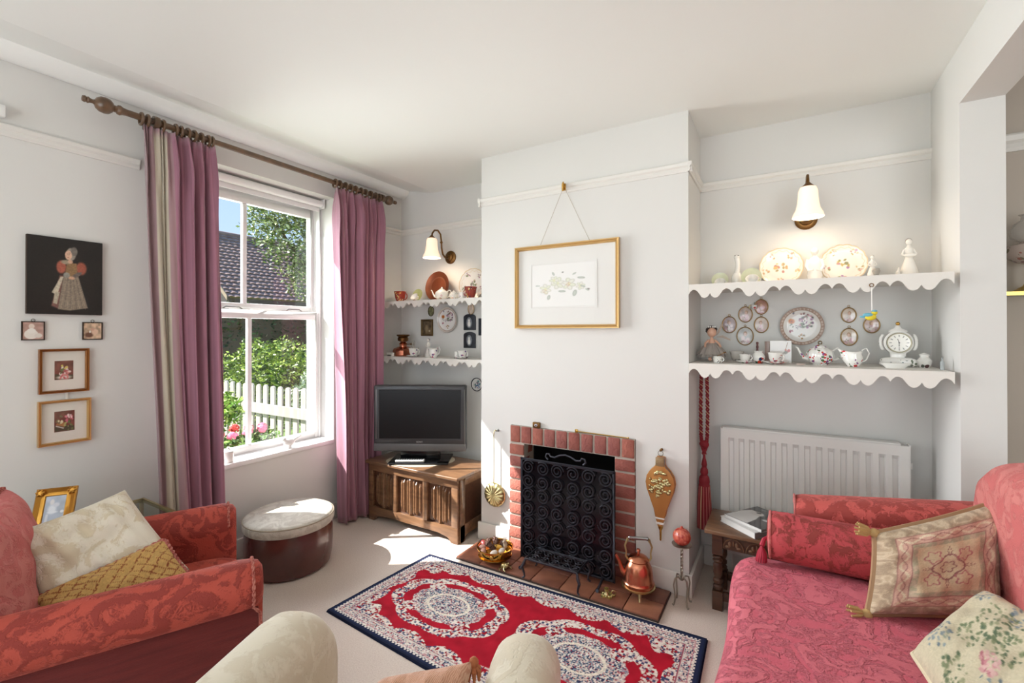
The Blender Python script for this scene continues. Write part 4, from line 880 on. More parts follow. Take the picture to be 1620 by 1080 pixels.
def rosefab(u, v):
    c = canvas(u, (198, 189, 162)); c *= (.95+.1*vnoise(u*50, v*50)[:, None])
    bl_ = [(120, 134, 140), (138, 150, 152), (150, 158, 140), (104, 120, 128)]; gr = [(110, 122, 92), (130, 138, 106), (92, 108, 84), (150, 152, 120)]; rs = [(192, 134, 138), (172, 108, 118), (208, 172, 166), (196, 150, 148)]
    for i, (x, y, R_, cs_, n_) in enumerate(((-.8, .8, .3, bl_, 50), (-.75, -.5, .28, bl_, 44), (-.2, .35, .35, gr, 60), (.1, .1, .3, gr, 50), (.15, -.25, .16, rs, 46), (-.35, -.1, .25, gr, 36), (.55, .6, .35, gr, 50), (.65, .35, .14, rs, 30), (.5, -.6, .35, bl_, 50), (-.15, -.7, .25, gr, 40), (.0, .8, .3, bl_, 40))): posy(c, u, v, x, y, R_, cs_, n_, .042, 30+i)
    return c
fq = [(3.082, 1.494, .545), (3.127, 1.23, .485), (3.438, 1.30, .60), (3.270, 1.735, .640)]
fq = [(3.082, 1.494, .545), (3.15, 1.20, .48), (3.36, 1.33, .70), (3.276, 1.725, .640)]
fl = thing('rose_cushion', 'cream cushion printed with roses at the near end of the sofa', 'cushion', (3.2, 1.45, .475)); pillow('cover', *fq, .13, PAINTF, fl, 110, 110, rosefab, wr=.003, seed=2, pinch=.03); build('welt', edgecord(*fq, .005, .03), mat('welt_cream', (216, 204, 174), .8), fl, world=True)

# ================================================================ RADIATOR
ra = thing('radiator', 'white ribbed panel radiator under the alcove shelves', 'radiator', (2.912, 2.81, .13)); rw = lambda n, m, mt=WINW, **k: build(n, m, mt, ra, world=True, **k)
rx0, rx1, rz0, rz1, ry = 2.512, 3.314, .135, .825, 2.772; xs = []; n = 16; p = (rx1-rx0)/n
prof = [(-.5, 0), (-.28, 0), (-.17, .013), (.17, .013), (.28, 0)]
m = M(); cols_ = [(rx0, 0)]
for k in range(n-1):
    for a, d in prof[1:]: cols_.append((rx0+(k+1)*p+a*p, d))
cols_.append((rx1, 0)); rows = [(rz0, 0), (rz0+.045, 0), (rz0+.065, 1), (rz1-.075, 1), (rz1-.055, 0), (rz1-.008, 0)]
vs_ = [(x, ry+d*k, z) for z, k in rows for x, d in cols_]; W_ = len(cols_)
m.add(vs_, [(j*W_+i, j*W_+i+1, (j+1)*W_+i+1, (j+1)*W_+i) for j in range(len(rows)-1) for i in range(W_-1)])
RADW = mat('radiator_enamel', (236, 234, 229), .3); rw('front_panel', m, RADW, sharp=30)
rw('case', M().box(rx0, rx1, ry+.014, ry+.06, rz0, rz1-.012), RADW, bevel=.004); rw('top_grille', M().box(rx0+.004, rx1-.03, ry+.006, ry+.064, rz1-.012, rz1), RADW, bevel=.003)
rw('side_panel', M().box(rx1-.002, rx1+.004, ry+.002, ry+.06, rz0, rz1-.004), RADW); rw('side_panel', M().box(rx0-.004, rx0+.002, ry+.002, ry+.06, rz0, rz1-.004), RADW)
rw('bleed_valve', M().box(rx1+.004, rx1+.016, ry+.03, ry+.042, rz1-.12, rz1-.09), RADW, bevel=.002)
rw('pipe', M().tube([(rx0+.05, ry+.04, .15), (rx0+.05, ry+.03, .08), (rx0+.05, ry+.03, 0)], .008, 8), TRIM); rw('pipe', M().tube([(2.62, ry+.0, .12), (2.70, ry-.012, .115), (2.76, ry-.012, .09), (2.78, ry-.01, .0)], .008, 8), TRIM)

# ================================================================ OAK SIDE TABLE, BOOKS
st = thing('joint_table', 'dark oak turned-leg side table between radiator and sofa', 'table', (2.70, 2.545, 0)); tw_ = lambda n, m, mt=OAK, **k: build(n, m, mt, st, world=True, **k)
tw_('top', M().box(2.475, 2.925, 2.392, 2.70, .372, .392), OAKL, bevel=.004)
lp = [(.024, .0), (.024, .08)]
LP = [(.0, .0), (.0225, .0), (.0235, .012), (.0235, .085), (.016, .092), (.022, .102), (.022, .112), (.014, .12), (.021, .13), (.021, .142), (.013, .15), (.017, .158), (.022, .175), (.021, .215), (.017, .225), (.024, .235), (.017, .243), (.024, .252), (.018, .26), (.0225, .268), (.0225, .372)]
for x in (2.53, 2.87):
    for y in (2.44, 2.655):
        m = M().lathe(LP[4:-2], 18, (x, y, 0)).cbox(x, y, .045, .046, .046, .09).cbox(x, y, .32, .046, .046, .104); tw_('leg', m, bevel=0)
tw_('frieze', M().box(2.553, 2.847, 2.425, 2.443, .30, .372), OAK, bevel=.002); tw_('frieze', M().box(2.553, 2.847, 2.652, 2.67, .30, .372)); tw_('frieze', M().box(2.513, 2.531, 2.463, 2.632, .30, .372)); tw_('frieze', M().box(2.869, 2.887, 2.463, 2.632, .30, .372))
for k in range(3):
    cx = 2.60+k*.10; m = M()
    m.tube([(cx+.045*cos(a), 2.423, .306+.052*sin(a)) for a in np.linspace(0, PI, 15)], .003, 5)
    for a in np.linspace(.35, PI-.35, 5): m.ball((cx+.026*cos(a), 2.424, .306+.030*sin(a)), (.004+.008*abs(cos(a)), .004, .004+.010*abs(sin(a))), 8, 6)
    tw_('carved_lunette', m, OAKL)
tw_('stretcher', M().box(2.553, 2.847, 2.428, 2.452, .045, .085), OAK, bevel=.003); tw_('stretcher', M().box(2.553, 2.847, 2.643, 2.667, .045, .085), OAK, bevel=.003)
tw_('stretcher', M().box(2.518, 2.542, 2.463, 2.632, .045, .085), OAK, bevel=.003); tw_('stretcher', M().box(2.858, 2.882, 2.463, 2.632, .045, .085), OAK, bevel=.003)
PAGE = mat('page_edges', (232, 230, 226), .8)
def cover(u, v):
    c = canvas(u, (50, 48, 48)); poly(c, u, v, [(0, 0), (.62, 0), (.56, .35), (.40, .72), (.1, .72), (0, .5)], (214, 213, 210), .02); ell(c, u, v, .33, .62, .2, .14, (206, 204, 200), .3); ell(c, u, v, .33, .68, .07, .05, (90, 88, 86), .4); ell(c, u, v, .72, .66, .09, .09, (196, 196, 194), .4); ell(c, u, v, .72, .45, .13, .06, (190, 190, 188), .4); ell(c, u, v, .86, .55, .07, .03, (190, 190, 188), .4)
    k = (v > .88) & (v < .93) & (u > .2) & (u < .8) & (hash2(np.floor(u*46), 1) > .35); c[k] = rgb(176, 174, 170); return c
def book(x, y, z, rz, w_, h_, t, label, painted):
    b_ = thing('hardback_book', label, 'book', (x, y, z), rz, 'books on the oak side table')
    build('pages', M().cbox(0, 0, t/2, w_-.006, h_-.006, t-.006), PAGE, b_); build('cover_board', M().cbox(0, 0, .0015, w_, h_, .003), mat('book_white', (222, 221, 218), .4), b_)
    build('cover_board', M().cbox(0, 0, t-.0015, w_, h_, .003), mat('book_white', (222, 221, 218), .4), b_); build('spine', M().box(w_/2-.003, w_/2, -h_/2, h_/2, 0, t), mat('book_grey', (120, 118, 116), .4), b_)
    if painted:
        I, J = np.meshgrid(np.arange(81)/80, np.arange(81)/80); u = I.ravel(); v = J.ravel(); m = M(); m.add([((a-.5)*w_, (q-.5)*h_, t+.0004) for a, q in zip(u, v)], [(j*81+i, j*81+i+1, (j+1)*81+i+1, (j+1)*81+i) for j in range(80) for i in range(80)])
        build('printed_cover', m, PAINTG, b_, paint=cover(u, v), smooth=False)
book(2.695, 2.555, .3925, math.radians(-41), .215, .25, .028, 'lower white book on the oak side table', False); book(2.705, 2.565, .4212, math.radians(-35), .205, .24, .014, 'upper book with a black and white photographic cover on the side table', True)

# ================================================================ HEARTH THINGS
HZ = .0175
kt = thing('copper_kettle', 'copper kettle on a footed brass stand at the right of the hearth', 'kettle', (2.170, 2.335, HZ), math.radians(20))
build('body', M().lathe([(.072, .045), (.078, .05), (.079, .065), (.074, .072), (.073, .08), (.071, .11), (.064, .145), (.052, .168), (.048, .172), (0, .172)], 40), COPPER, kt)
build('base_ring', M().lathe([(.066, .038), (.082, .04), (.084, .048), (.074, .052)], 40), PBRASS, kt)
for k in range(3):
    a = -PI/2+k*2*PI/3; build('foot', M().tube([(.062*cos(a), .062*sin(a), .042), (.075*cos(a), .075*sin(a), .036), (.080*cos(a), .080*sin(a), .018), (.088*cos(a), .088*sin(a), .005)], [.009, .010, .007, .006], 8), PBRASS, kt)
build('lid', M().lathe([(.05, .170), (.053, .176), (.046, .186), (.028, .197), (.008, .203), (.006, .212), (.011, .219), (.008, .227), (0, .229)], 32), COPPER, kt)
build('spout', M().tube([(-.066, 0, .10), (-.082, 0, .115), (-.090, 0, .14), (-.098, 0, .165), (-.110, 0, .185), (-.115, 0, .19)], [.02, .015, .011, .009, .008, .007], 12), COPPER, kt)
for s_ in (-1, 1): build('handle_bracket', M().tube([(s_*.050, 0, .168), (s_*.062, 0, .185), (s_*.060, 0, .21), (s_*.067, 0, .24), (s_*.058, 0, .262), (s_*.050, 0, .278)], [.006, .005, .004, .005, .005, .008], 8), PBRASS, kt)
build('handle_grip', M().lathe([(.007, -.05), (.010, -.046), (.008, -.035), (.009, 0), (.008, .035), (.010, .046), (.007, .05)], 16, (0, 0, .281), RX), mat('grip_steel', (150, 150, 150), .25, 1), kt)
bw = thing('brass_bowl', 'brass bowl full of shells and cones at the left of the hearth', 'bowl', (1.345, 2.265, HZ))
m = M().lathe([(0, .004), (.07, .004), (.085, .014), (.096, .034), (.100, .052), (.101, .064), (.108, .068), (.108, .074), (.101, .074), (.096, .066), (.092, .04), (.06, .014), (0, .012)], 44); build('bowl', m, mat('polished_brass', (214, 166, 80), .12, 1), bw)
build('girdle', M().lathe([(.062, 0), (.066, .005), (.09, .018), (.1, .024), (.1, .028), (.09, .026)], 44), BRASS, bw); build('lug', M().ball((.04, -.098, .052), (.012, .008, .014), 10, 8), BRASS, bw)
g = random.Random(4); CONES = [mat('cone_brown', (94, 66, 56), .8, bump=(60, 1, .01)), mat('shell_white', (226, 216, 204), .45, bump=(30, .4)), mat('shell_pink', (190, 140, 124), .5, bump=(30, .4)), mat('berry_red', (120, 44, 44), .4)]
cone = M()
for k in range(34):
    a = k*2.4; z = k/34*.05-.02; r_ = .022*math.sqrt(max(.05, 1-(z/.034)**2)); cone.add([(r_*cos(a), r_*sin(a), z), (r_*.7*cos(a+.35), r_*.7*sin(a+.35), z-.006), (r_*1.25*cos(a+.05), r_*1.25*sin(a+.05), z+.006), (r_*.7*cos(a-.35), r_*.7*sin(a-.35), z-.006)], [(0, 1, 2), (0, 2, 3), (1, 3, 2)])
cone.ball((0, 0, .004), (.016, .016, .026), 8, 6)
co_ = build('c', cone, CONES[0], None, smooth=False); cme = co_.data; bpy.data.objects.remove(co_)
def single(me, name, label, cat, group, loc, rot, sc_=1):
    o = bpy.data.objects.new(name, me); COL.objects.link(o); o.location = loc; o.rotation_euler = rot; o.scale = (sc_,)*3; tag(o, label, cat, group); return o
for i, (x, y, lb) in enumerate(((-.015, .03, 'pine cone at the top of the heap in the brass bowl'), (.045, .03, 'pine cone at the right of the heap in the brass bowl'), (.005, -.035, 'pine cone at the front of the heap in the brass bowl'), (-.05, -.0, 'pine cone at the left of the heap in the brass bowl'))): single(cme, 'pine_cone', lb, 'pine cone', 'cones in the brass bowl', (1.345+x, 2.265+y, HZ+.080+.006*(i == 0)), (g.uniform(-1, 1), g.uniform(-1, 1), i))
sh = [build('s', M().ball((0, 0, 0), (.024, .017, .014), 12, 8), CONES[k], None) for k in (1, 2, 3, 0)]
for i, (x, y, k, lb) in enumerate(((-.062, -.04, 1, 'pinkish shell at the front left of the brass bowl'), (.06, -.02, 0, 'pale shell at the front right of the brass bowl'), (-.085, .005, 2, 'dark red pod at the left rim of the brass bowl'), (.035, -.068, 0, 'pale shell at the front rim of the brass bowl'), (-.03, -.078, 1, 'pinkish shell by the front rim of the brass bowl'))):
    single(sh[k].data, 'sea_shell' if k < 2 else 'dried_pod', lb, 'shell' if k < 2 else 'pod', 'shells in the brass bowl' if k < 2 else None, (1.345+x, 2.265+y, HZ+.068), (g.uniform(-.4, .4), g.uniform(-.4, .4), i*1.3))
for o in sh: bpy.data.objects.remove(o)
rb_ = M().ball((0, 0, .02), (.014, .012, .022), 12, 8).ball((0, -.012, .042), (.009, .011, .009), 10, 8); rb_.tube([(-.004, -.006, .048), (-.007, .0, .066)], [.004, .002], 6).tube([(.004, -.006, .048), (.007, .0, .066)], [.004, .002], 6)
o = build('rabbit_ornament', rb_, mat('pebble_beige', (206, 188, 166), .6), None, (1.403, 2.285, HZ+.066)); tag(o, 'small beige rabbit ornament standing in the brass bowl', 'ornament')
fg = M().ball((0, 0, .016), (.024, .018, .015), 14, 8).ball((.022, 0, .026), (.014, .013, .011), 12, 8)
for s_ in (-1, 1):
    fg.ball((.026, s_*.008, .035), .0045, 8, 6); fg.tube([(.012, s_*.014, .014), (.022, s_*.024, .008), (.034, s_*.024, .003)], .0035, 6); fg.tube([(-.012, s_*.014, .012), (.004, s_*.027, .012), (-.014, s_*.028, .004), (-.002, s_*.034, .003)], .004, 6)
o = build('brass_frog', fg, PBRASS, None, (1.452, 2.196, HZ), -.3); tag(o, 'small brass frog on the hearth tiles in front of the bowl', 'ornament')
ik = thing('brass_chamberstick', 'small ornate brass chamberstick on the hearth beside the kettle', 'candlestick', (2.040, 2.235, HZ), .4)
pts = [(.034*(1+.18*cos(5*a))*cos(a), .030*(1+.18*cos(5*a))*sin(a)) for a in np.linspace(0, 2*PI, 51)[:-1]]; build('tray', M().prism(pts, .0, .005), PBRASS, ik)
build('socket', M().lathe([(.016, .004), (.011, .012), (.008, .02), (.012, .028), (.013, .036), (.008, .037), (.007, .03)], 18, (-.004, .004, 0)), PBRASS, ik); build('handle', M().tube([(.03+.011*cos(a), 0, .016+.011*sin(a)) for a in np.linspace(0, 2*PI, 17)[:-1]], .003, 6, True), PBRASS, ik)
m = M()
for k in range(10): a = k*.63; m.ball((.024*cos(a), .021*sin(a), .007), (.006, .006, .005), 8, 5)
build('leaf_relief', m, PBRASS, ik)

cd_ = thing('candle_stand', 'wrought silver tripod candle stand at the corner of the chimney breast', 'candle stand', (2.372, 2.385, .001))
STL = mat('brushed_steel', (176, 170, 158), .32, 1)
build('stem', M().tube([(0, 0, .115), (0, 0, .285)], .006, 4).xf(Matrix.Identity(4)), STL, cd_)
build('twist', rope([(0, 0, .125), (0, 0, .28)], .006, 30), STL, cd_)
for k in range(4):
    a = PI/4+k*PI/2; build('leg', M().tube([(r_*cos(a), r_*sin(a), z) for r_, z in ((.004, .118), (.02, .135), (.038, .13), (.046, .10), (.040, .06), (.038, .03), (.044, .006), (.052, .004))], [.004]*7+[.006], 6), STL, cd_)
build('drip_pan', M().lathe([(0, .286), (.03, .284), (.046, .292), (.048, .297), (.03, .289), (0, .290)], 28), STL, cd_)
bm_ = M(); prof = [(0, -.042)]+[(.042*sin(a), -.042*cos(a)) for a in np.linspace(.15, PI-.25, 16)]+[(.007, .042), (.006, .05), (0, .051)]
nn = 56; vs_ = []
for r_, z in prof:
    for k in range(nn): a = 2*PI*k/nn; rr = r_*(1+.035*cos(14*a+z*60)*(1 if r_ > .01 else 0)); vs_.append((rr*cos(a), rr*sin(a), z+.334))
bm_.add(vs_, [(i*nn+k, i*nn+(k+1) % nn, (i+1)*nn+(k+1) % nn, (i+1)*nn+k) for i in range(len(prof)-1) for k in range(nn)])
o = build('ball_candle', bm_, mat('red_ball_wax', (176, 44, 40), .3, col2=(214, 120, 96), nscale=60, contrast=.3, coat=.4), None, (2.372, 2.385, .0)); tag(o, 'red ribbed ball candle on the silver tripod stand', 'candle')

bl = thing('fire_bellows', 'gilt embossed fire bellows hanging right of the fireplace', 'bellows', (2.257, YC-.012, .27))
half = [(.0, .072), (.012, .074), (.018, .10), (.022, .11), (.032, .16), (.052, .215), (.068, .26), (.074, .295), (.068, .33), (.05, .36), (.03, .378), (.022, .392), (.022, .43), (.0, .432)]
poly_ = half+[(-a, z) for a, z in reversed(half[1:-1])]; BLW = mat('bellows_wood', (184, 128, 68), .4, .3)
build('front_board', M().prism(poly_, -.034, -.024, 'y'), BLW, bl, bevel=.003); build('back_board', M().prism(poly_, -.004, .006, 'y'), BLW, bl, bevel=.003)
build('leather_side', M().prism([(a*.94, z*.98+.006) for a, z in poly_], -.026, -.002, 'y'), LEATH, bl)
m = M(); g = random.Random(9)
for k in range(64): a = g.uniform(0, 2*PI); q = g.uniform(0, 1)**.5; m.ball((.054*q*cos(a), -.035, .290+.068*q*sin(a)), (g.uniform(.006, .013), .006, g.uniform(.005, .010)), 8, 5)
build('embossed_relief', m, PBRASS, bl)
build('handle_grip', M().box(-.022, .022, -.037, -.024, .385, .43), mat('worn_gilt', (150, 126, 92), .5, .5, bump=(120, .8)), bl, bevel=.004)
build('nozzle', M().lathe([(.0035, -.004), (.005, .002), (.006, .05), (.012, .062), (.014, .074), (.018, .08), (.016, .09)], 16, (0, -.018, 0)), BRASS, bl)
build('collar', M().box(-.021, .021, -.038, .004, .085, .096).box(-.024, .024, -.037, .002, .112, .12), WHITE, bl, bevel=.002)
build('hanging_ring', M().tube([(.013*cos(a), -.014, .448+.013*sin(a)) for a in np.linspace(0, 2*PI, 21)[:-1]], .0016, 6, True), chrome, bl)
o = build('bellows_hook', M().lathe([(.007, 0), (.007, .003), (.003, .006), (.003, .014), (.007, .02), (.006, .026), (0, .027)], 14, mx=Matrix.Rotation(PI/2, 4, 'X')), ABRASS, None, (2.257, YC-.001, .733)); tag(o, 'small brass wall hook above the bellows', 'hook')
ld = thing('brass_skimmer', 'long handled fluted brass skimmer hanging left of the fireplace', 'skimmer', (1.220, YC-.02, .235))
flut = M(); nn = 80; vs_ = []; pr_ = [(.0, -.018), (.012, -.019), (.024, -.014), (.045, -.012), (.062, -.008), (.074, .0), (.077, .006), (.07, .008), (.04, .004), (0, .002)]
for r_, y in pr_:
    for k in range(nn): a = 2*PI*k/nn; vs_.append((r_*cos(a), y-(.0045*abs(cos(8*a)) if .02 < r_ and y < .005 else 0), .077+r_*sin(a)))
flut.add(vs_, [(i*nn+k, i*nn+(k+1) % nn, (i+1)*nn+(k+1) % nn, (i+1)*nn+k) for i in range(len(pr_)-1) for k in range(nn)]); build('fluted_head', flut, PBRASS, ld, sharp=60)
build('handle', M().tube([(0, -.006, .15), (.001, -.006, .3), (.0, -.006, .46), (.004, -.006, .485), (.012, -.004, .492), (.018, -.004, .485)], .0032, 8), PBRASS, ld)
o = build('skimmer_hook', M().lathe([(.009, 0), (.008, .004), (.003, .006), (.003, .016), (.006, .02), (0, .022)], 14, mx=Matrix.Rotation(PI/2, 4, 'X')), chrome, None, (1.236, YC-.001, .722)); tag(o, 'small silver wall hook holding the brass skimmer', 'hook')
mb = thing('tiny_brass_picture', 'tiny brass box with an oval eye standing on the brick mantel', 'ornament', (1.520, YC-.008, .7695)); build('case', M().box(-.024, .024, -.012, .006, 0, .034), ABRASS, mb, bevel=.003); build('oval_eye', M().ball((0, -.012, .017), (.011, .003, .008), 14, 6), mat('eye_enamel', (206, 206, 214), .2), mb); build('pupil', M().ball((0, -.0145, .017), (.005, .002, .005), 10, 5), BLACKP, mb)
tf = thing('toasting_rod', 'thin brass toasting rod lying along the top of the brick surround', 'rod', (1.93, YC-.012, .7695)); build('rod', M().tube([(-.15, 0, .008), (0, .001, .006), (.15, 0, .004)], .003, 8), BRASS, tf); build('end_block', M().box(-.158, -.142, -.006, .006, 0, .020), BRASS, tf, bevel=.002); build('knob', M().ball((.152, 0, .005), .005, 10, 6), BRASS, tf)

# curtain tieback hanging from the lower shelf
tb = thing('tasselled_tieback', 'crimson and gold rope tieback with a tassel hanging by the alcove', 'tieback', (2.428, 2.74, .25))
CR = mat('crimson_cord', (140, 28, 40), .6); CG = mat('gold_cord', (206, 180, 140), .6); loopL = [(-.012, 0, .90), (-.016, 0, .8), (-.018, 0, .65), (-.016, 0, .52), (-.010, 0, .46), (.004, 0, .42)]
for sg in (1, -1):
    pts = [(sg*a, 0, z) for a, _, z in loopL]
    for mt_, ph in ((CR, 0), (CG, PI*.5), (CR, PI)):
        m = M(); q = []; P = [Vector(p) for p in pts]
        for i in range(281):
            k = i/280*(len(P)-1); i0 = min(int(k), len(P)-2); p = P[i0].lerp(P[i0+1], k-i0); a = i*.42+ph; q.append(p+Vector((cos(a), sin(a), 0))*.006)
        build('rope_strand', m.tube(q, .0048 if mt_ is CR else .0025, 5), mt_, tb)
build('knot', M().ball((0, 0, .475), (.026, .018, .022), 14, 8), CR, tb)
build('tassel_head', M().lathe([(.008, .462), (.006, .43), (.007, .40), (.012, .38), (.015, .362), (.012, .348), (.019, .335), (.021, .318), (.017, .305), (.026, .292), (.029, .268), (.027, .255), (.030, .245)], 24), CR, tb)
for mt_, off in ((CR, 0), (mat('tassel_rose', (190, 110, 106), .7), .5), (CR, .25), (CG, .75)):
    m = M(); k0 = 14 if mt_ is not CG else 4
    for k in range(k0): a = (k+off)*2*PI/k0; m.tube([(.026*cos(a), .022*sin(a), .25), (.032*cos(a), .028*sin(a), .15), (.038*cos(a), .032*sin(a), .01)], [.004, .005, .004], 5)
    build('tassel_skirt', m, mt_, tb)

# ================================================================ CHINA AND ORNAMENTS
def cupm(r, h, lip=1.12, foot=.55): return [(0, 0), (r*foot, 0), (r*foot*1.05, h*.05), (r*.72, h*.18), (r*.92, h*.45), (r, h*.8), (r*lip, h), (r*lip*.95, h), (r*.93, h*.8), (r*.84, h*.45), (r*.6, h*.2), (0, h*.14)]
def handle(m, x, z, r, t=.004, sq=1): return m.tube([(x+r*sin(a)*.9, 0, z+r*sq*cos(a)) for a in np.linspace(.1, PI-.1, 12)], t, 6)
def cup(x, y, z, r, h, mt, rz, label, cat='cup', grp=None, saucer=0, sq=1, nm='teacup', straight=False):
    t = thing(nm, label, cat, (x, y, z), rz, grp); dz = 0
    if saucer: build('saucer', M().lathe([(0, .001), (saucer*.5, .001), (saucer*.6, .004), (saucer, .012), (saucer, .014), (saucer*.6, .007), (0, .006)], 32), mt, t); dz = .006
    pr = [(0, 0), (r*.9, 0), (r, h*.06), (r, h*.95), (r*1.02, h), (r*.95, h), (r*.93, h*.1), (0, h*.08)] if straight else cupm(r, h)
    m = M().lathe(pr, 32); m.v = [(a, b, c+dz) for a, b, c in m.v]; build('bowl', m, mt, t); build('handle', handle(M(), r*.93, h*.55+dz, h*.3, max(.0025, r*.09), sq), mt, t); return t
def tilted(x, y, z, r, mt, mt2, label, rz=0):
    """a cup lying in front of its upright saucer on a little stand"""
    t = thing('teacup_and_saucer', label, 'teacup', (x, y, z), rz, 'cups displayed on edge'); R = Matrix.Rotation(math.radians(74), 4, 'X')
    m = M().lathe([(0, .001), (r*.5, .001), (r*.6, .004), (r, .010), (r, .013), (r*.6, .006), (0, .005)], 36, mx=R); m.v = [(a, b+.02, c+r*.97) for a, b, c in m.v]; build('saucer', m, mt, t)
    m = M().lathe(cupm(r*.58, r*.62), 30, mx=Matrix.Rotation(math.radians(52), 4, 'X')); m.v = [(a+r*.1, b+.002-r*.2, c+r*.36) for a, b, c in m.v]; build('cup', m, mt2, t); build('handle', M().tube([(r*.1+r*.62+r*.2*sin(a), -r*.5, r*.55+r*.2*cos(a)) for a in np.linspace(0, PI, 9)], .0022, 5), mt2, t)
def plate(x, y, z, r, label, fn, lean=0, wall=False, rim=0, nm='china_plate', cat='plate', grp=None, n=96):
    t = thing(nm, label, cat, (x, y, z), 0, grp); nr = 34; prof = [(r*k/nr, (.0 if k/nr < .62 else ((k/nr-.62)/.38)**1.3*r*.14)) for k in range(nr+1)]; back = [(r*.985, r*.14-.004), (r*.6, -.004), (0, -.004)]
    vs_ = []; P2 = []
    for rr, h in prof+back:
        for k in range(n):
            a = 2*PI*k/n; q = rr*(1+rim*abs(sin(a*8))*(rr/r)**6); vs_.append((q*cos(a), -h-.004, q*sin(a))); P2.append((rr/r*cos(a), rr/r*sin(a)))
    m = M().add(vs_, [(i*n+k, i*n+(k+1) % n, (i+1)*n+(k+1) % n, (i+1)*n+k) for i in range(len(prof)+len(back)-1) for k in range(n)])
    P2 = np.array(P2); c = fn(P2[:, 0], P2[:, 1]); zc = r if not wall else 0
    m.xf(Matrix.Translation((0, 0, zc*cos(lean))) @ Matrix.Rotation(-lean, 4, 'X')); build('plate_body', m, PAINTG, t, paint=np.clip(c, 0, 1), sharp=60)
    if not wall: build('plate_stand', M().tube([(-.02, -.02, .002), (-.02, .012, .002), (-.02, .02+lean*r, r*1.0)], .0018, 5).tube([(.02, -.02, .002), (.02, .012, .002), (.02, .02+lean*r, r*1.0)], .0018, 5), ABRASS, t)
    else: build('wire_hanger', M().tube([(0, -.0, r*1.02), (0, .003, r*.8)], .0012, 4), ABRASS, t)
    return t
def pl_soft(seed, cols, base=(240, 234, 224)):
    def f(u, v):
        c = canvas(u, base); q = np.sqrt(u*u+v*v); k = q > .97; c[k] = rgb(212, 192, 158); th = np.arctan2(v, u); k = (np.abs(q-.86-.03*np.sin(th*16)) < .012); c[k] = rgb(220, 204, 178)
        posy(c, u, v, 0, .0, .28, cols, 16, .10, seed)
        for i in range(5): a = i*2*PI/5+.9; posy(c, u, v, .74*cos(a), .74*sin(a), .15, cols, 7, .07, seed+i+1)
        return c
    return f
def pl_dresden(base=(234, 231, 226), rimc=(178, 152, 138)):
    def f(u, v):
        c = canvas(u, base); q = np.sqrt(u*u+v*v); th = np.arctan2(v, u); k = q > .86; c[k] = rgb(*rimc); k = (q > .88) & (q < .97) & (np.sin(th*36) > 0); c[k] = rgb(214, 198, 186); k = (q > .845) & (q < .87); c[k] = rgb(160, 128, 104)
        posy(c, u, v, .22, .25, .34, [(150, 100, 136), (120, 84, 116), (110, 124, 96), (196, 150, 160), (84, 92, 84)], 34, .09, 3, .6); ell(c, u, v, .14, .28, .10, .10, (236, 232, 226), .4); ell(c, u, v, .14, .28, .04, .05, (110, 96, 90), .5)
        ell(c, u, v, -.46, .26, .17, .16, (206, 120, 50), .35); ell(c, u, v, -.46, .26, .06, .06, (160, 80, 40), .5); posy(c, u, v, -.46, .06, .12, [(110, 120, 96)], 5, .05, 4); posy(c, u, v, -.5, -.28, .09, [(150, 70, 90), (100, 110, 90)], 6, .07, 7); posy(c, u, v, -.02, -.56, .14, [(190, 110, 60), (160, 120, 60), (110, 110, 90)], 8, .07, 8)
        posy(c, u, v, -.12, -.02, .2, [(120, 116, 130), (140, 130, 140)], 9, .05, 10); posy(c, u, v, .1, .6, .16, [(120, 84, 80), (150, 90, 80)], 8, .06, 11); posy(c, u, v, -.35, .66, .06, [(90, 90, 110)], 3, .06, 12)
        return c
    return f
def teapot(x, y, z, r, mt, rz, label, fluted=False, trim_=None):
    t = thing('teapot', label, 'teapot', (x, y, z), rz); n = 40; prof = [(0, 0), (r*.5, 0), (r*.52, r*.08), (r*.85, r*.3), (r, r*.75), (r*.92, r*1.15), (r*.62, r*1.42), (r*.4, r*1.5), (0, r*1.5)]; vs_ = []
    for rr, h in prof:
        for k in range(n): a = 2*PI*k/n; q = rr*(1+(.05*cos(10*a) if fluted and rr > .3*r else 0)); vs_.append((q*cos(a), q*sin(a), h))
    build('body', M().add(vs_, [(i*n+k, i*n+(k+1) % n, (i+1)*n+(k+1) % n, (i+1)*n+k) for i in range(len(prof)-1) for k in range(n)]), mt, t)
    build('lid', M().lathe([(r*.45, r*1.48), (r*.42, r*1.58), (r*.2, r*1.7), (r*.07, r*1.74), (0, r*1.74)], 28), mt, t)
    if fluted: build('ring_finial', M().tube([(r*.13*cos(a), 0, r*1.88+r*.13*sin(a)) for a in np.linspace(0, 2*PI, 17)[:-1]], r*.045, 6, True), trim_ or mt, t)
    else: build('finial', M().ball((0, 0, r*1.82), r*.13, 10, 8), trim_ or mt, t)
    build('spout', M().tube([(-r*.85, 0, r*.5), (-r*1.2, 0, r*.6), (-r*1.42, 0, r*.95), (-r*1.6, 0, r*1.4), (-r*1.75, 0, r*1.5)], [r*.2, r*.15, r*.1, r*.075, r*.07], 10), mt, t)
    build('handle', M().tube([(r*.85, 0, r*1.2), (r*1.2, 0, r*1.45), (r*1.5, 0, r*1.25), (r*1.5, 0, r*.8), (r*1.2, 0, r*.5), (r*.92, 0, r*.45)], r*.07, 8), mt, t)
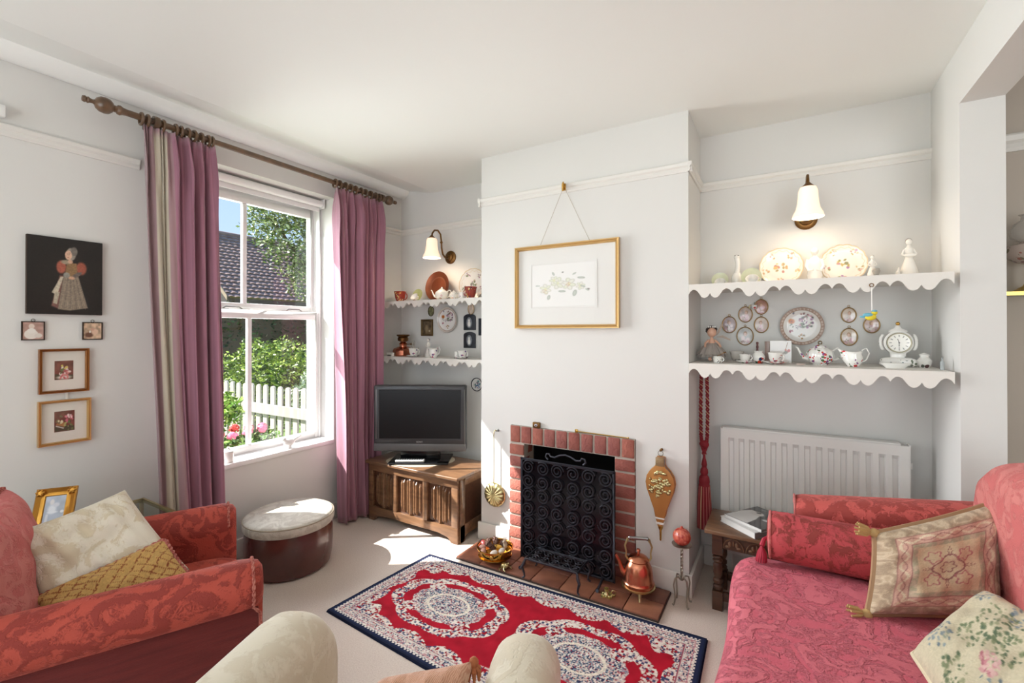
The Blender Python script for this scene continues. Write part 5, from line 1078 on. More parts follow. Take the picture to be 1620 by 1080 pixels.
def jug(x, y, z, r, h, mt, rz, label):
    t = thing('cream_jug', label, 'jug', (x, y, z), rz); n = 32; prof = [(0, 0), (r*.55, 0), (r*.6, h*.05), (r*.9, h*.3), (r, h*.55), (r*.85, h*.85), (r*.9, h)]; vs_ = []
    for rr, hh in prof:
        for k in range(n):
            a = 2*PI*k/n; w_ = max(0, -cos(a))**6*(hh/h)**2; vs_.append((rr*cos(a)-w_*r*.75, rr*sin(a)*(1-.2*w_), hh+w_*h*.1+.04*h*cos(2*a)*(hh/h)**3))
    m = M().add(vs_, [(i*n+k, i*n+(k+1) % n, (i+1)*n+(k+1) % n, (i+1)*n+k) for i in range(len(prof)-1) for k in range(n)]); build('body', m, mt, t, solid=.0015); build('handle', M().tube([(r*.8, 0, h*.3), (r*1.3, 0, h*.45), (r*1.6, 0, h*.9), (r*1.35, 0, h*1.2), (r*.95, 0, h*1.12), (r*.85, 0, h*.9)], r*.08, 6), mt, t)
MINI = mat('ormolu', (176, 146, 100), .35, .8)
def mini(x, z, rx, rz_, label, fn, y=None, dark=None, group='oval miniatures hung between the alcove shelves'):
    t = thing('oval_miniature', label, 'miniature', (x, (y or YB)-.0015, z), 0, group)
    A_ = np.linspace(0, 2*PI, 41)[:-1]; build('frame', M().tube([(rx*cos(a), -.005, rz_*sin(a)) for a in A_], .0028, 8, True), dark or MINI, t)
    n = 40; vs_ = []; pu = []
    for i in range(15):
        q = i/14
        for a in A_: vs_.append((rx*q*cos(a), -.006+.003*q*q, rz_*q*sin(a))); pu.append((q*cos(a), q*sin(a)))
    P2 = np.array(pu); m = M().add(vs_, [(i*n+k, i*n+(k+1) % n, (i+1)*n+(k+1) % n, (i+1)*n+k) for i in range(14) for k in range(n)]); build('painted_oval', m, PAINTG, t, paint=np.clip(fn(P2[:, 0], P2[:, 1]), 0, 1))
    build('backing', M().lathe([(.98, -.002), (.98, 0)], 32, mx=Matrix.Diagonal((rx, 1, rz_, 1)) @ Matrix.Rotation(PI/2, 4, 'X')), MATB, t); build('hanging_loop', M().tube([(.005*cos(a), -.004, rz_+.008+.005*sin(a)) for a in np.linspace(0, 2*PI, 13)[:-1]], .0013, 5, True), dark or MINI, t)
def face(seed, tone):
    def f(u, v):
        g = random.Random(seed); c = canvas(u, tone); c *= (.9+.2*vnoise(u*3+seed, v*3))[:, None]; posy(c, u, v, 0, -.5, .5, [(226, 206, 204), (214, 180, 186), (232, 222, 218)], 12, .35, seed); ell(c, u, v, g.uniform(-.15, .15), .28, .28, .30, (176, 140, 112), .3); ell(c, u, v, g.uniform(-.08, .08), .2, .2, .24, (224, 190, 172), .3); ell(c, u, v, -.07, .22, .03, .02, (110, 80, 70), .5); ell(c, u, v, .07, .22, .03, .02, (110, 80, 70), .5)
        posy(c, u, v, -.3, -.55, .3, [(160, 150, 130), (190, 160, 160)], 6, .14, seed+5); return c
    return f

# --- alcove above the radiator, upper shelf
GREENC = mat('pale_green_glaze', (196, 206, 168), .2, coat=.3, col2=(226, 224, 200), nscale=14); 
tilted(2.510, 2.73, ZU, .043, GREENC, FAINT, 'green tinted cup on edge with its saucer, leftmost on the upper alcove shelf')
bd = M().ball((0, 0, .045), (.028, .024, .046), 18, 12).tube([(0, 0, .075), (.004, 0, .11), (.004, 0, .14), (.0, -.004, .165)], [.017, .012, .012, .013], 12).ball((.0, -.006, .168), (.015, .014, .012), 12, 8)
o = build('porcelain_bird', bd, WHITE, None, (2.592, 2.77, ZU)); tag(o, 'tall white porcelain bird with raised head on the upper alcove shelf', 'figurine'); 
for s_ in (-1, 1): e_ = build('eye', M().ball((s_*.008, -.018, .174), .003, 6, 4), BLACKP, o)
tilted(2.665, 2.70, ZU, .049, GREENC, FAINT, 'pale green cup on edge with its saucer before the left gilt plate')
plate(2.800, 2.80, ZU+.001, .100, 'cream plate with gold rim and small sprays left on the upper shelf', pl_soft(2, [(196, 160, 120), (206, 170, 130), (190, 140, 130), (176, 160, 120), (214, 180, 120)]), .12, rim=.025)
sb = M().lathe([(0, 0), (.034, 0), (.036, .01), (.031, .03), (.034, .045), (.030, .06), (.033, .075), (.030, .10), (.027, .12), (.016, .132), (.009, .14), (.009, .146)], 24, ell=(1, .7)).ball((0, 0, .163), (.016, .016, .020), 14, 10)
for s_ in (-1, 1): sb.tube([(s_*.027, 0, .122), (s_*.036, -.006, .09), (s_*.026, -.018, .065), (s_*.006, -.024, .07)], [.009, .008, .007, .005], 8)
o = build('seated_statuette', sb, WHITE, None, (2.945, 2.74, ZU)); tag(o, 'white seated robed statuette between the two display plates', 'figurine')
plate(3.066, 2.80, ZU+.001, .096, 'cream oval edged plate with purple posy right on the upper shelf', pl_soft(9, [(206, 170, 120), (170, 130, 170), (196, 150, 140), (190, 170, 110), (150, 150, 110)]), .12, rim=.04)
def figurine(x, y, z, h, label, mt, seated=False, hair=None, nm='lady_figurine', lean=0):
    k = h/.18; m = M().lathe([(0, 0), (.036*k, 0), (.038*k, .006*k), (.034*k, .02*k), (.027*k, .05*k), (.018*k, .08*k), (.011*k, .10*k), (.014*k, .12*k), (.016*k, .132*k), (.008*k, .142*k), (.006*k, .15*k)], 20, ell=(1, .8)); m.ball((0, -.002*k, .163*k), (.0115*k, .012*k, .014*k), 12, 8)
    for s_ in (-1, 1): m.tube([(s_*.015*k, 0, .13*k), (s_*.024*k, -.006*k, .108*k), (s_*.012*k, -.018*k, .098*k), (-s_*.002*k, -.02*k, .098*k)], [.005*k, .0045*k, .0035*k, .003*k], 7)
    if lean: m.xf(Matrix.Shear('XY', 4, (0, 0))) 
    o = build(nm, m, mt, None, (x, y, z)); tag(o, label, 'figurine')
    build('hair', M().ball((0, .003*k, .168*k), (.0125*k, .0125*k, .0125*k), 12, 8).ball((0, .012*k, .165*k), .007*k, 8, 6), hair or mat('hair_grey_glaze', (150, 140, 130), .4), o); return o
o = figurine(3.163, 2.66, ZU, .115, 'small grey and white cherub figurine in front of the right plate', BISQUE, nm='cherub_figurine')
build('flower_basket', M().lathe([(.010, .02), (.016, .04), (.014, .042)], 14, (.012, -.018, 0)).ball((.012, -.018, .045), (.014, .01, .008), 10, 6), mat('grey_glaze', (160, 156, 148), .4), o)
o = figurine(3.300, 2.70, ZU, .185, 'tall white lady figurine with folded arms at the right of the upper shelf', BISQUE)
build('bundle', M().ball((0, -.022, .105), (.022, .009, .009), 12, 8), BISQUE, o); build('goose', M().ball((-.040, -.01, .022), (.010, .014, .018), 10, 8).tube([(-.040, -.012, .035), (-.037, -.016, .052)], [.004, .003], 6), BISQUE, o)
# --- lower shelf
dl = thing('fairy_doll', 'small dark haired doll in a grey tulle dress at the left of the lower shelf', 'doll', (2.474, 2.69, ZL), .3); dl.scale = (1.14, 1.14, 1.14)
SKIN = mat('doll_skin', (222, 176, 150), .5); m = M().lathe([(0, .02), (.02, .02), (.022, .05), (.016, .08), (.012, .10), (.006, .112), (.006, .12)], 18).ball((0, -.002, .138), (.021, .021, .023), 16, 12)
for s_ in (-1, 1): m.tube([(s_*.014, 0, .10), (s_*.03, -.01, .085), (s_*.034, -.026, .07)], [.006, .005, .005], 8); m.tube([(s_*.01, -.01, .025), (s_*.014, -.035, .02), (s_*.018, -.055, .012)], [.008, .007, .008], 8)
build('body', m, SKIN, dl); TUL = mat('tulle_grey', (178, 168, 160), .95, alpha=.8, bump=(60, .8)); g = random.Random(3)
for q, (r0, z0) in enumerate(((.058, .022), (.062, .034), (.05, .05))):
    n = 48; vs_ = []
    for i in range(6):
        for k in range(n): a = 2*PI*k/n; t_ = i/5; rr = .012+(r0-.012)*t_**.8+.006*t_*sin(9*a+q)+.004*t_*sin(17*a+q*2); vs_.append((rr*cos(a), rr*sin(a)*.9, .088-(.088-z0)*t_**1.3))
    build('skirt_layer', M().add(vs_, [(i*n+k, i*n+(k+1) % n, (i+1)*n+(k+1) % n, (i+1)*n+k) for i in range(5) for k in range(n)]), TUL, dl)
m = M().ball((0, .006, .146), (.024, .020, .021), 14, 10)
for k in range(40): a = g.uniform(0, 2*PI); e_ = g.uniform(-.2, 1.4); m.ball((.021*cos(a)*cos(e_), .006+.021*sin(a)*cos(e_) if sin(a) > -.4 else .01, .143+.021*sin(e_)), .0075, 7, 5)
build('curly_hair', m, mat('dark_brown_hair', (56, 36, 32), .6), dl)
m = M()
for k in range(9): a = k*.7; m.ball((.016*cos(a), .004+.016*sin(a), .164), .0045, 6, 4)
build('flower_crown', m, WHITE, dl)
for p in ([(.02, .012, .12), (.035, .014, .135), (.052, .014, .175), (.044, .014, .178), (.028, .014, .14)], [(.02, .012, .115), (.05, .014, .112), (.085, .014, .098), (.084, .014, .106), (.05, .014, .124)]): build('wing_ribbon', M().prism([(a, c) for a, b, c in p], .010, .0115, 'y'), mat('ribbon_taupe', (176, 160, 146), .7), dl)
cup(2.518, 2.56, ZL, .021, .034, china('key_pattern_china', a=(60, 60, 60), b2=(90, 80, 70), c=(120, 100, 80), scale=120), 0, 'tiny patterned pot with a brass spoon before the doll', nm='tiny_pot', straight=True)
o = build('brass_spoon', M().tube([(-.012, 0, .035), (.012, 0, .048), (.02, 0, .053)], .0017, 6).ball((.024, 0, .055), (.007, .004, .003), 8, 5), ABRASS, None, (2.528, 2.555, ZL)); tag(o, 'tiny brass spoon leaning in the tiny patterned pot', 'spoon')
cup(2.592, 2.745, ZL, .032, .056, china('grey_sprig_china', base=(214, 208, 200), a=(120, 120, 120), b2=(140, 140, 130), c=(110, 110, 120), scale=50), .3, 'grey flowered cup at the back between doll and sprigged cup')
cup(2.640, 2.60, ZL, .024, .040, SPRIG, .2, 'small white sprigged cup on a saucer beside the painted jar', saucer=.042)
t = thing('painted_jar', 'small bulbous jar painted with red flowers on the lower alcove shelf', 'jar', (2.700, 2.635, ZL)); build('body', M().lathe([(0, 0), (.018, 0), (.02, .006), (.029, .022), (.031, .036), (.024, .050), (.019, .056), (.023, .064), (.020, .064), (.016, .056), (.02, .03), (0, .012)], 30), china('red_flower_china', a=(196, 60, 40), b2=(60, 90, 70), c=(40, 50, 90), scale=60, amount=.6), t)
o = build('wooden_stick', M().lathe([(.005, 0), (.006, .01), (.004, .02), (.006, .03), (.004, .04), (.006, .05), (.005, .056)], 10), mat('dark_red_wood', (90, 36, 32), .4), None, (2.695, 2.635, ZL+.053)); tag(o, 'dark red turned stick standing in the painted jar', 'stick')
o = build('pink_tumbler', M().lathe([(0, 0), (.018, 0), (.018, .11), (.016, .11), (.016, .004), (0, .004)], 24), mat('dusty_pink_glass', (206, 182, 172), .15, alpha=.75), None, (2.742, 2.745, ZL)); tag(o, 'tall dusty pink tumbler behind the painted jar', 'tumbler')
def tilep(u, v):
    c = canvas(u, (232, 228, 222)); posy(c, u, v, .2, .32, .12, [(196, 60, 60), (170, 80, 90)], 6, .08, 3); posy(c, u, v, .8, .55, .14, [(180, 90, 80), (196, 120, 90), (120, 110, 90)], 8, .09, 5); poly(c, u, v, [(.72, .62), (.76, .62), (.86, .95), (.82, .95)], (150, 120, 90), .01); return c
t = thing('square_tile', 'white square tile painted with flowers behind the strawberry cup', 'tile', (2.797, 2.70, ZL)); build('tile_body', M().box(-.048, .048, .0, .006, 0, .115), WHITE, t, bevel=.002); sheet('tile_face', .092, .110, 46, 55, tilep, t, (0, -.0006, .0575), 'y', PAINTG)
cup(2.775, 2.605, ZL, .031, .052, MUG, -.5, 'white cup printed with red strawberries on its saucer', saucer=.058)
plate(2.893, YB-.004, 1.382, .100, 'large white plate painted with purple and orange flowers on the alcove wall', pl_dresden(), 0, True)
teapot(2.962, 2.66, ZL, .057, SPRIG2, 0, 'fluted white teapot with ring finial on the lower alcove shelf', True, mat('dark_gilt_finial', (96, 80, 50), .4, .6))
o = build('little_dish', M().lathe([(0, .002), (.014, .002), (.02, .008), (.019, .008), (.012, .004), (0, .004)], 20), mat('pearl_pink', (228, 208, 198), .3), None, (2.880, 2.575, ZL)); tag(o, 'tiny pearly dish beside the spout of the fluted teapot', 'dish')
jug(3.085, 2.60, ZL, .036, .070, SPRIG2, 0, 'white cream jug with purple flowers right of the fluted teapot')
ck = thing('porcelain_clock', 'ornate white porcelain mantel clock at the right of the lower shelf', 'clock', (3.262, 2.71, ZL)); CKM = china('clock_china', a=(110, 120, 100), b2=(130, 110, 90), c=(100, 110, 110), scale=70, amount=.38)
build('foot', M().ball((0, 0, .022), (.068, .034, .022), 28, 10, .7).ball((-.052, -.01, .016), (.018, .02, .016), 12, 8).ball((.052, -.01, .016), (.018, .02, .016), 12, 8), CKM, ck)
build('waist', M().lathe([(.036, .03), (.028, .045), (.030, .06), (.034, .07)], 24, ell=(1, .6)), CKM, ck)
build('case', M().lathe([(0, -.026), (.050, -.026), (.054, -.02), (.054, .016), (.046, .024), (0, .024)], 40, (0, 0, .110), Matrix.Rotation(PI/2, 4, 'X')), WHITE, ck)
for s_ in (-1, 1): build('side_scroll', M().tube([(s_*(.050+.014*sin(a)), -.006, .112+.036*cos(a)) for a in np.linspace(.2, PI-.2, 12)], [.003]+[.006]*10+[.003], 8), CKM, ck)
build('crest', M().lathe([(.030, .155), (.036, .162), (.03, .168), (.014, .176), (.009, .186), (.004, .190)], 24, ell=(1, .6)), WHITE, ck); build('gilt_ball', M().ball((0, 0, .197), .0085, 12, 8), BRASS, ck)
def dial(u, v):
    c = canvas(u, (240, 238, 230)); q = np.sqrt(u*u+v*v); th = np.arctan2(v, u); k = (q > .62) & (q < .82) & (np.abs(np.sin(th*6)) < .16); c[k] = rgb(50, 46, 44); k = q < .09; c[k] = rgb(20, 20, 20); k = (np.abs(u) < .03) & (v < 0) & (v > -.6); c[k] = rgb(30, 30, 30); k = (np.abs(u+v*.3) < .03) & (v > 0) & (v < .42); c[k] = rgb(30, 30, 30); return c
A_ = np.linspace(0, 2*PI, 73)[:-1]; n = 72; vs_ = []; pu = []
for i in range(23):
    for a in A_: q = i/22; vs_.append((.042*q*cos(a), -.0285, .110+.042*q*sin(a))); pu.append((q*cos(a), q*sin(a)))
P2 = np.array(pu); build('dial', M().add(vs_, [(i*n+k, i*n+(k+1) % n, (i+1)*n+(k+1) % n, (i+1)*n+k) for i in range(22) for k in range(n)]), PAINTG, ck, paint=dial(P2[:, 0], P2[:, 1]), smooth=False)
build('dial_rim', M().tube([(.043*cos(a), -.028, .110+.043*sin(a)) for a in A_], .003, 6, True), mat('rim_grey_gilt', (130, 124, 104), .3, .8), ck)
n = 30; m = M().lathe([(0, 0), (.034, 0), (.036, .004), (.058, .022), (.056, .022), (.032, .006), (0, .004)], 36, ell=(1, .55)); o = build('boat_dish', m, WHITE, None, (3.232, 2.585, ZL)); tag(o, 'white boat shaped dish in front of the porcelain clock', 'dish')
t = thing('ginger_jar', 'small white jar with dark sprigs right of the clock', 'jar', (3.350, 2.69, ZL)); build('body', M().lathe([(0, 0), (.018, 0), (.026, .018), (.027, .032), (.016, .046), (.017, .054), (0, .055)], 28), china('dark_sprig_china', a=(90, 60, 60), b2=(70, 80, 70), c=(100, 70, 80), scale=48), t); build('lid', M().lathe([(.018, .054), (.018, .058), (.008, .064), (0, .066)], 24), WHITE, t)
o = build('glass_vial', M().lathe([(0, 0), (.007, 0), (.007, .034), (.0025, .04), (.0025, .05), (.004, .052), (0, .053)], 16), mat('grey_glass', (176, 182, 182), .1, alpha=.8), None, (3.378, 2.55, ZL)); tag(o, 'tiny grey glass vial at the right end of the lower shelf', 'bottle')
for x, z, rx_, rz_, lb, tone, sd in ((2.545, 1.393, .036, .046, 'oval miniature farthest left in the cluster of five', (176, 158, 160), 1), (2.627, 1.449, .034, .043, 'oval miniature, upper left of the cluster of five', (196, 180, 172), 2), (2.705, 1.490, .032, .040, 'oval miniature at the top of the cluster of five, reddish ground', (176, 132, 116), 3),
    (2.705, 1.391, .034, .043, 'oval miniature in the cluster of five, nearest the large flower plate', (206, 192, 182), 4), (2.625, 1.328, .041, .050, 'oval miniature, largest and lowest of the cluster of five', (186, 184, 180), 5), (3.096, 1.437, .030, .037, 'upper oval miniature right of the large flower plate', (206, 192, 178), 6), (3.097, 1.326, .034, .043, 'lower oval miniature right of the large flower plate', (204, 188, 172), 7), (3.188, 1.385, .032, .038, 'oval miniature behind the hanging bird', (190, 166, 156), 8)):
    mini(x, z, rx_, rz_, lb, face(sd, tone))
tcp = thing('miniature_cup', 'tiny flowered cup hung beside the reddish oval miniature', 'cup', (2.672, YB-.02, 1.478)); build('bowl', M().lathe(cupm(.014, .022), 18), SPRIG2, tcp); build('handle', M().tube([(-.014-.012*sin(a), 0, .011+.013*cos(a)) for a in np.linspace(0, PI, 10)], .002, 5), PBRASS, tcp); build('hook_wire', M().tube([(0, .019, .04), (0, .0, .03), (0, 0, .02)], .001, 4), ABRASS, tcp)
hb = thing('hanging_bird', 'blue and yellow hanging bird ornament on a white ribbon below the upper shelf', 'ornament', (3.128, 2.447, 1.41))
build('body', M().ball((0, 0, .005), (.020, .008, .015), 14, 8).ball((.013, 0, .022), (.011, .007, .010), 12, 8), mat('bird_yellow', (226, 206, 50), .6), hb); build('wing', M().ball((-.010, -.006, .014), (.018, .004, .008), 12, 6).ball((-.026, 0, .006), (.012, .003, .005), 10, 6), mat('bird_blue', (110, 180, 200), .6), hb); build('cap', M().ball((.013, -.001, .030), (.010, .007, .005), 10, 6), MATS['bird_blue'], hb)
build('ribbon', M().box(.002, .006, -.001, .001, .03, .135), WHITE, hb); build('loop', M().tube([(.004+.007*cos(a), 0, .140+.007*sin(a)) for a in np.linspace(0, 2*PI, 15)[:-1]], .0018, 5, True), ABRASS, hb)

# --- alcove above the television, upper shelf
cup(.135, 2.72, ZU2, .045, .088, IMARI, .2, 'red and gold cup alone at the left end of the upper shelf', nm='mug', cat='mug')
tilted(.330, 2.70, ZU2, .050, mat('leaf_green_glaze', (150, 166, 84), .2, coat=.3, col2=(206, 206, 160), nscale=10), FAINT, 'green saucer on edge with a cream cup before the copper plate')
def cop(u, v):
    c = canvas(u, (176, 104, 72)); q = np.sqrt(u*u+v*v); k = (q > .62); c[k] = rgb(150, 88, 62); k = (np.abs(q-.62) < .04); c[k] = rgb(190, 124, 92); return c
t = plate(.470, 2.80, ZU2+.001, .118, 'large round copper plate standing on the upper shelf', cop, .14, nm='copper_plate'); CM = mat('painted_copper', (255, 255, 255), .35, .85, attr=True); [setattr(c.data.materials, '__x', 0) if False else c.data.materials.__setitem__(0, CM) for c in t.children if c.name.startswith('plate_body')]
teapot(.585, 2.70, ZU2, .052, FAINT, .2, 'cream lidded teapot in front of the copper plate'); 
t = thing('sugar_bowl', 'little lidded white bowl right of the cream teapot', 'bowl', (.700, 2.70, ZU2)); build('body', M().lathe([(0, 0), (.022, 0), (.034, .018), (.036, .034), (.030, .044), (0, .045)], 28), FAINT, t); build('lid', M().lathe([(.030, .044), (.024, .054), (.008, .06), (.007, .067), (0, .07)], 24), FAINT, t)
plate(.800, 2.81, ZU2+.001, .118, 'white flowered plate standing on the upper shelf beside the chimney', pl_soft(21, [(150, 110, 130), (130, 140, 110), (170, 130, 150), (190, 170, 150)], (232, 228, 222)), .12, rim=.03)
cup(.785, 2.69, ZU2, .027, .050, SPRIG, PI, 'small sprigged white cup before the standing flowered plate', straight=True, nm='coffee_cup')
cup(.868, 2.68, ZU2, .042, .085, IMARI, PI, 'red and gold cup at the chimney end of the upper shelf', nm='mug', cat='mug')
# --- lower shelf
ol = thing('copper_burner', 'copper and brass oil burner at the left of the lower shelf', 'burner', (.150, 2.74, ZL2)); build('base', M().lathe([(0, 0), (.078, 0), (.082, .01), (.082, .045), (.074, .06), (.04, .075), (0, .076)], 8), COPPER, ol, smooth=False)
build('neck', M().lathe([(.03, .074), (.028, .09), (.034, .10), (.022, .11), (.02, .118)], 24), COPPER, ol); build('brass_bowl', M().lathe([(.02, .114), (.042, .124), (.045, .145), (.036, .155), (.05, .162), (.054, .172), (.05, .174), (.03, .158), (0, .155)], 28), ABRASS, ol); build('side_knob', M().tube([(.03, 0, .095), (.09, -.01, .098)], .003, 6).ball((.095, -.01, .098), (.006, .008, .008), 8, 6), ABRASS, ol)
def initials(u, v):
    c = canvas(u, (226, 220, 210)); k = (v > .2) & (v < .75) & (hash2(np.floor(u*13), np.floor(v*4)) > .45); c[k] = rgb(70, 64, 60); return c
t = thing('trinket_box', 'tiny white box with dark pattern in front of the copper burner', 'box', (.135, 2.615, ZL2)); build('box_body', M().box(-.028, .028, -.014, .014, 0, .022), WHITE, t, bevel=.003); build('lid', M().box(-.029, .029, -.015, .015, .0225, .031), WHITE, t, bevel=.003); sheet('painted_front', .05, .017, 40, 12, initials, t, (0, -.0146, .011), 'y', PAINTG)
t = cup(.320, 2.68, ZL2, .036, .062, SPRIG, .2, 'white sprigged cup and saucer holding a grey rabbit', saucer=.058)
m = M().ball((0, 0, .03), (.018, .016, .024), 14, 10).ball((0, -.008, .056), (.012, .014, .012), 12, 8)
for s_ in (-1, 1): m.tube([(s_*.005, 0, .062), (s_*.009, .003, .085), (s_*.010, .002, .100)], [.004, .005, .002], 8)
o = build('rabbit_figurine', m, mat('rabbit_grey', (176, 170, 160), .5), None, (.320, 2.68, ZL2+.028)); tag(o, 'grey rabbit figurine sitting in the sprigged cup', 'figurine')
figurine(.435, 2.72, ZL2, .145, 'small white lady figurine between the rabbit cup and the cream jug', BISQUE)
jug(.540, 2.66, ZL2, .036, .070, SPRIG, .1, 'small white sprigged cream jug in the middle of the lower shelf')
cup(.735, 2.70, ZL2, .026, .052, SPRIG, .0, 'small straight sprigged cup below the dark arched frames', straight=True, nm='coffee_cup'); cup(.812, 2.66, ZL2, .034, .054, SPRIG, .0, 'white cup on a saucer at the chimney end of the lower shelf', saucer=.056)
# --- wall pieces
mini(.335, 1.522, .030, .040, 'dark oval miniature hung left of the flowered wall plate', lambda u, v: canvas(u, (132, 132, 96))*(.8+.4*vnoise(u*4, v*4))[:, None], dark=mat('dark_bronze2', (84, 72, 52), .4, .7), group='oval miniatures above the television'); mini(.745, 1.528, .028, .040, 'ivory oval miniature above the dark arched frames', lambda u, v: canvas(u, (222, 204, 186))*(.85+.2*vnoise(u*4, v*4))[:, None], y=YB-.012, group='oval miniatures above the television')
def antique(u, v):
    c = canvas(u, (104, 88, 66)); c *= (.7+.6*vnoise(u*5, v*5))[:, None]; ell(c, u, v, .45, .4, .2, .35, (140, 122, 92), .5); ell(c, u, v, .75, .25, .12, .1, (186, 170, 140), .5); return c
t = thing('antique_frame', 'small square antique brass frame on the alcove wall left of the plate', 'picture', (.294, YB-.002, 1.320)); build('frame', frame_m(.122, .135, .014, .012, 'y'), mat('antique_gilt', (110, 90, 58), .4, .7, bump=(90, .8)), t, (0, 0, .0675)); sheet('print', .098, .11, 30, 34, antique, t, (0, -.004, .0675), 'y', PAINTG); build('backing', M().box(-.056, .056, -.003, 0, .004, .13), OAK, t)
plate(.509, YB-.004, 1.448, .100, 'white wall plate with a small red posy above the television', pl_dresden((236, 234, 230), (206, 200, 190)), 0, True, rim=.03)
def arched(x, z, label):
    t = thing('arched_frame', label, 'picture', (x, YB-.002, z), 0, 'dark arched miniature frames'); w_, h_ = .112, .125; p = [(-w_/2, 0), (w_/2, 0), (w_/2, h_*.8)]+[(w_/2*cos(a), h_*.8+h_*.2*sin(a)) for a in np.linspace(.3, PI-.3, 9)]+[(-w_/2, h_*.8)]
    build('frame_board', M().prism(p, -.010, 0, 'y'), mat('pewter_dark', (58, 62, 68), .4, .6, bump=(110, .7)), t, bevel=.002)
    A_ = np.linspace(0, 2*PI, 33)[:-1]; build('oval_rim', M().tube([(.026*cos(a), -.011, .058+.040*sin(a)) for a in A_], .003, 6, True), mat('pewter_light', (120, 124, 130), .35, .8), t)
    m = M().lathe([(1, 0), (0, -.001)], 32, mx=Matrix.Translation((0, -.011, .058)) @ Matrix.Diagonal((.024, 1, .038, 1)) @ Matrix.Rotation(PI/2, 4, 'X')); vv = np.array(m.v); c = canvas(vv[:, 0], (150, 156, 160)); build('cameo_ground', m, mat('cameo_grey', (140, 146, 152), .4), t); build('cameo_figure', M().ball((0, -.013, .075), (.008, .003, .010), 10, 8).ball((0, -.013, .048), (.013, .003, .022), 12, 8), WHITE, t)
arched(.725, 1.366, 'upper dark arched frame with a pale oval figure near the chimney'); arched(.725, 1.228, 'lower dark arched frame with a pale oval figure near the chimney')
t = thing('dark_frame', 'dark narrow frame half hidden behind the chimney corner', 'picture', (.845, YB-.002, 1.325)); build('frame', frame_m(.07, .13, .012, .010, 'y'), MATS['pewter_dark'], t, (0, 0, .065)); build('backing', M().box(-.03, .03, -.004, 0, .01, .12), MATS['pewter_dark'], t)
def blueplate(u, v):
    c = canvas(u, (220, 220, 216)); q = np.sqrt(u*u+v*v); posy(c, u, v, 0, 0, .6, [(70, 100, 150), (120, 80, 110), (90, 140, 130), (60, 70, 110)], 26, .16, 4); k = q > .88; c[k] = rgb(60, 60, 66); return c
plate(.795, YB-.004, .950, .052, 'little blue and pink plate with a dark rim beside the television', blueplate, 0, True)

# --- window sill
m = M().ball((0, 0, .035), (.022, .040, .026), 18, 12).ball((0, -.036, .060), (.014, .016, .014), 14, 10).tube([(0, .03, .045), (0, .06, .056), (0, .085, .066)], [.014, .009, .005], 8).lathe([(.016, 0), (.018, .012), (.014, .02)], 18); m.ball((0, -.053, .058), (.003, .007, .003), 8, 5)
o = build('bird_ornament', m, mat('white_ceramic', (236, 236, 232), .35, bump=(90, .3)), None, (-.035, 1.865, .5785)); tag(o, 'white ceramic bird ornament on the window sill', 'ornament')
t = thing('lidded_jar', 'small white lidded jar on the window sill beside the left curtain', 'jar', (-.032, 1.475, .5785)); build('body', M().lathe([(0, 0), (.024, 0), (.028, .006), (.028, .055), (.024, .06), (0, .06)], 26), WHITE, t); build('lid', M().lathe([(.029, .060), (.029, .065), (.012, .074), (.006, .08), (.008, .088), (0, .092)], 24), WHITE, t)

# --- next room: glass shelf with an oil lamp
t = thing('glass_shelf', 'glass shelf with a brass edge on the wall of the next room', 'shelf', (3.85, 2.78, 1.51)); build('glass', M().box(3.60, 4.2, 2.68, YB-.013, 1.506, 1.514), TGLASS, t, world=True, smooth=False); build('brass_edge', M().box(3.60, 4.2, 2.668, 2.68, 1.502, 1.518), BRASS, t, world=True)
t = thing('oil_lamp', 'antique oil lamp with flowered bowl on the glass shelf next door', 'lamp', (3.700, 2.76, 1.515)); build('foot', M().lathe([(0, 0), (.05, 0), (.052, .01), (.02, .03), (.012, .05), (.016, .07), (.010, .09), (.012, .12)], 28), mat('gilt_foot', (190, 160, 90), .3, .7), t)
build('font', M().lathe([(.012, .12), (.04, .13), (.066, .15), (.076, .175), (.07, .20), (.03, .212), (.02, .22)], 36), china('lamp_china', base=(176, 160, 150), a=(150, 100, 90), b2=(120, 110, 90), c=(140, 110, 110), scale=45), t); build('globe', M().lathe([(.03, .215), (.055, .235), (.062, .262), (.05, .292), (.026, .31), (.024, .325), (.032, .332)], 32), mat('smoky_glass', (190, 184, 176), .1, alpha=.45), t)

# ================================================================ OUTSIDE THE WINDOW
struct('garden_ground', M().box(-40, -.31, -25, 35, -.35, -.3), mat('lawn', (84, 110, 48), .95, col2=(110, 132, 60), nscale=3), smooth=False)
FENCE = mat('weathered_pale_fence', (182, 176, 166), .8, col2=(152, 146, 136), nscale=18, stretch=(1, 1, .2))
pf_ = thing('picket_fence', 'pale weathered picket fence seen through the window', 'fence', (-2.2, 2.80, -.3))
pts = [(-.036, 0), (.036, 0), (.036, 1.06)]+[(.036*cos(a), 1.06+.036*sin(a)) for a in np.linspace(.2, PI-.2, 7)]+[(-.036, 1.06)]
o = build('picket', M().prism(pts, 0, .018, 'y'), FENCE, None, smooth=False); pme = o.data; bpy.data.objects.remove(o)
for i in range(26):
    o = bpy.data.objects.new('picket', pme); COL.objects.link(o); o.parent = pf_; o.location = (1.35-i*.128, 0, random.uniform(-.006, .006))
for z in (.80, .22): build('rail', M().box(-2.0, 1.45, -.03, 0, z, z+.10), FENCE, pf_)
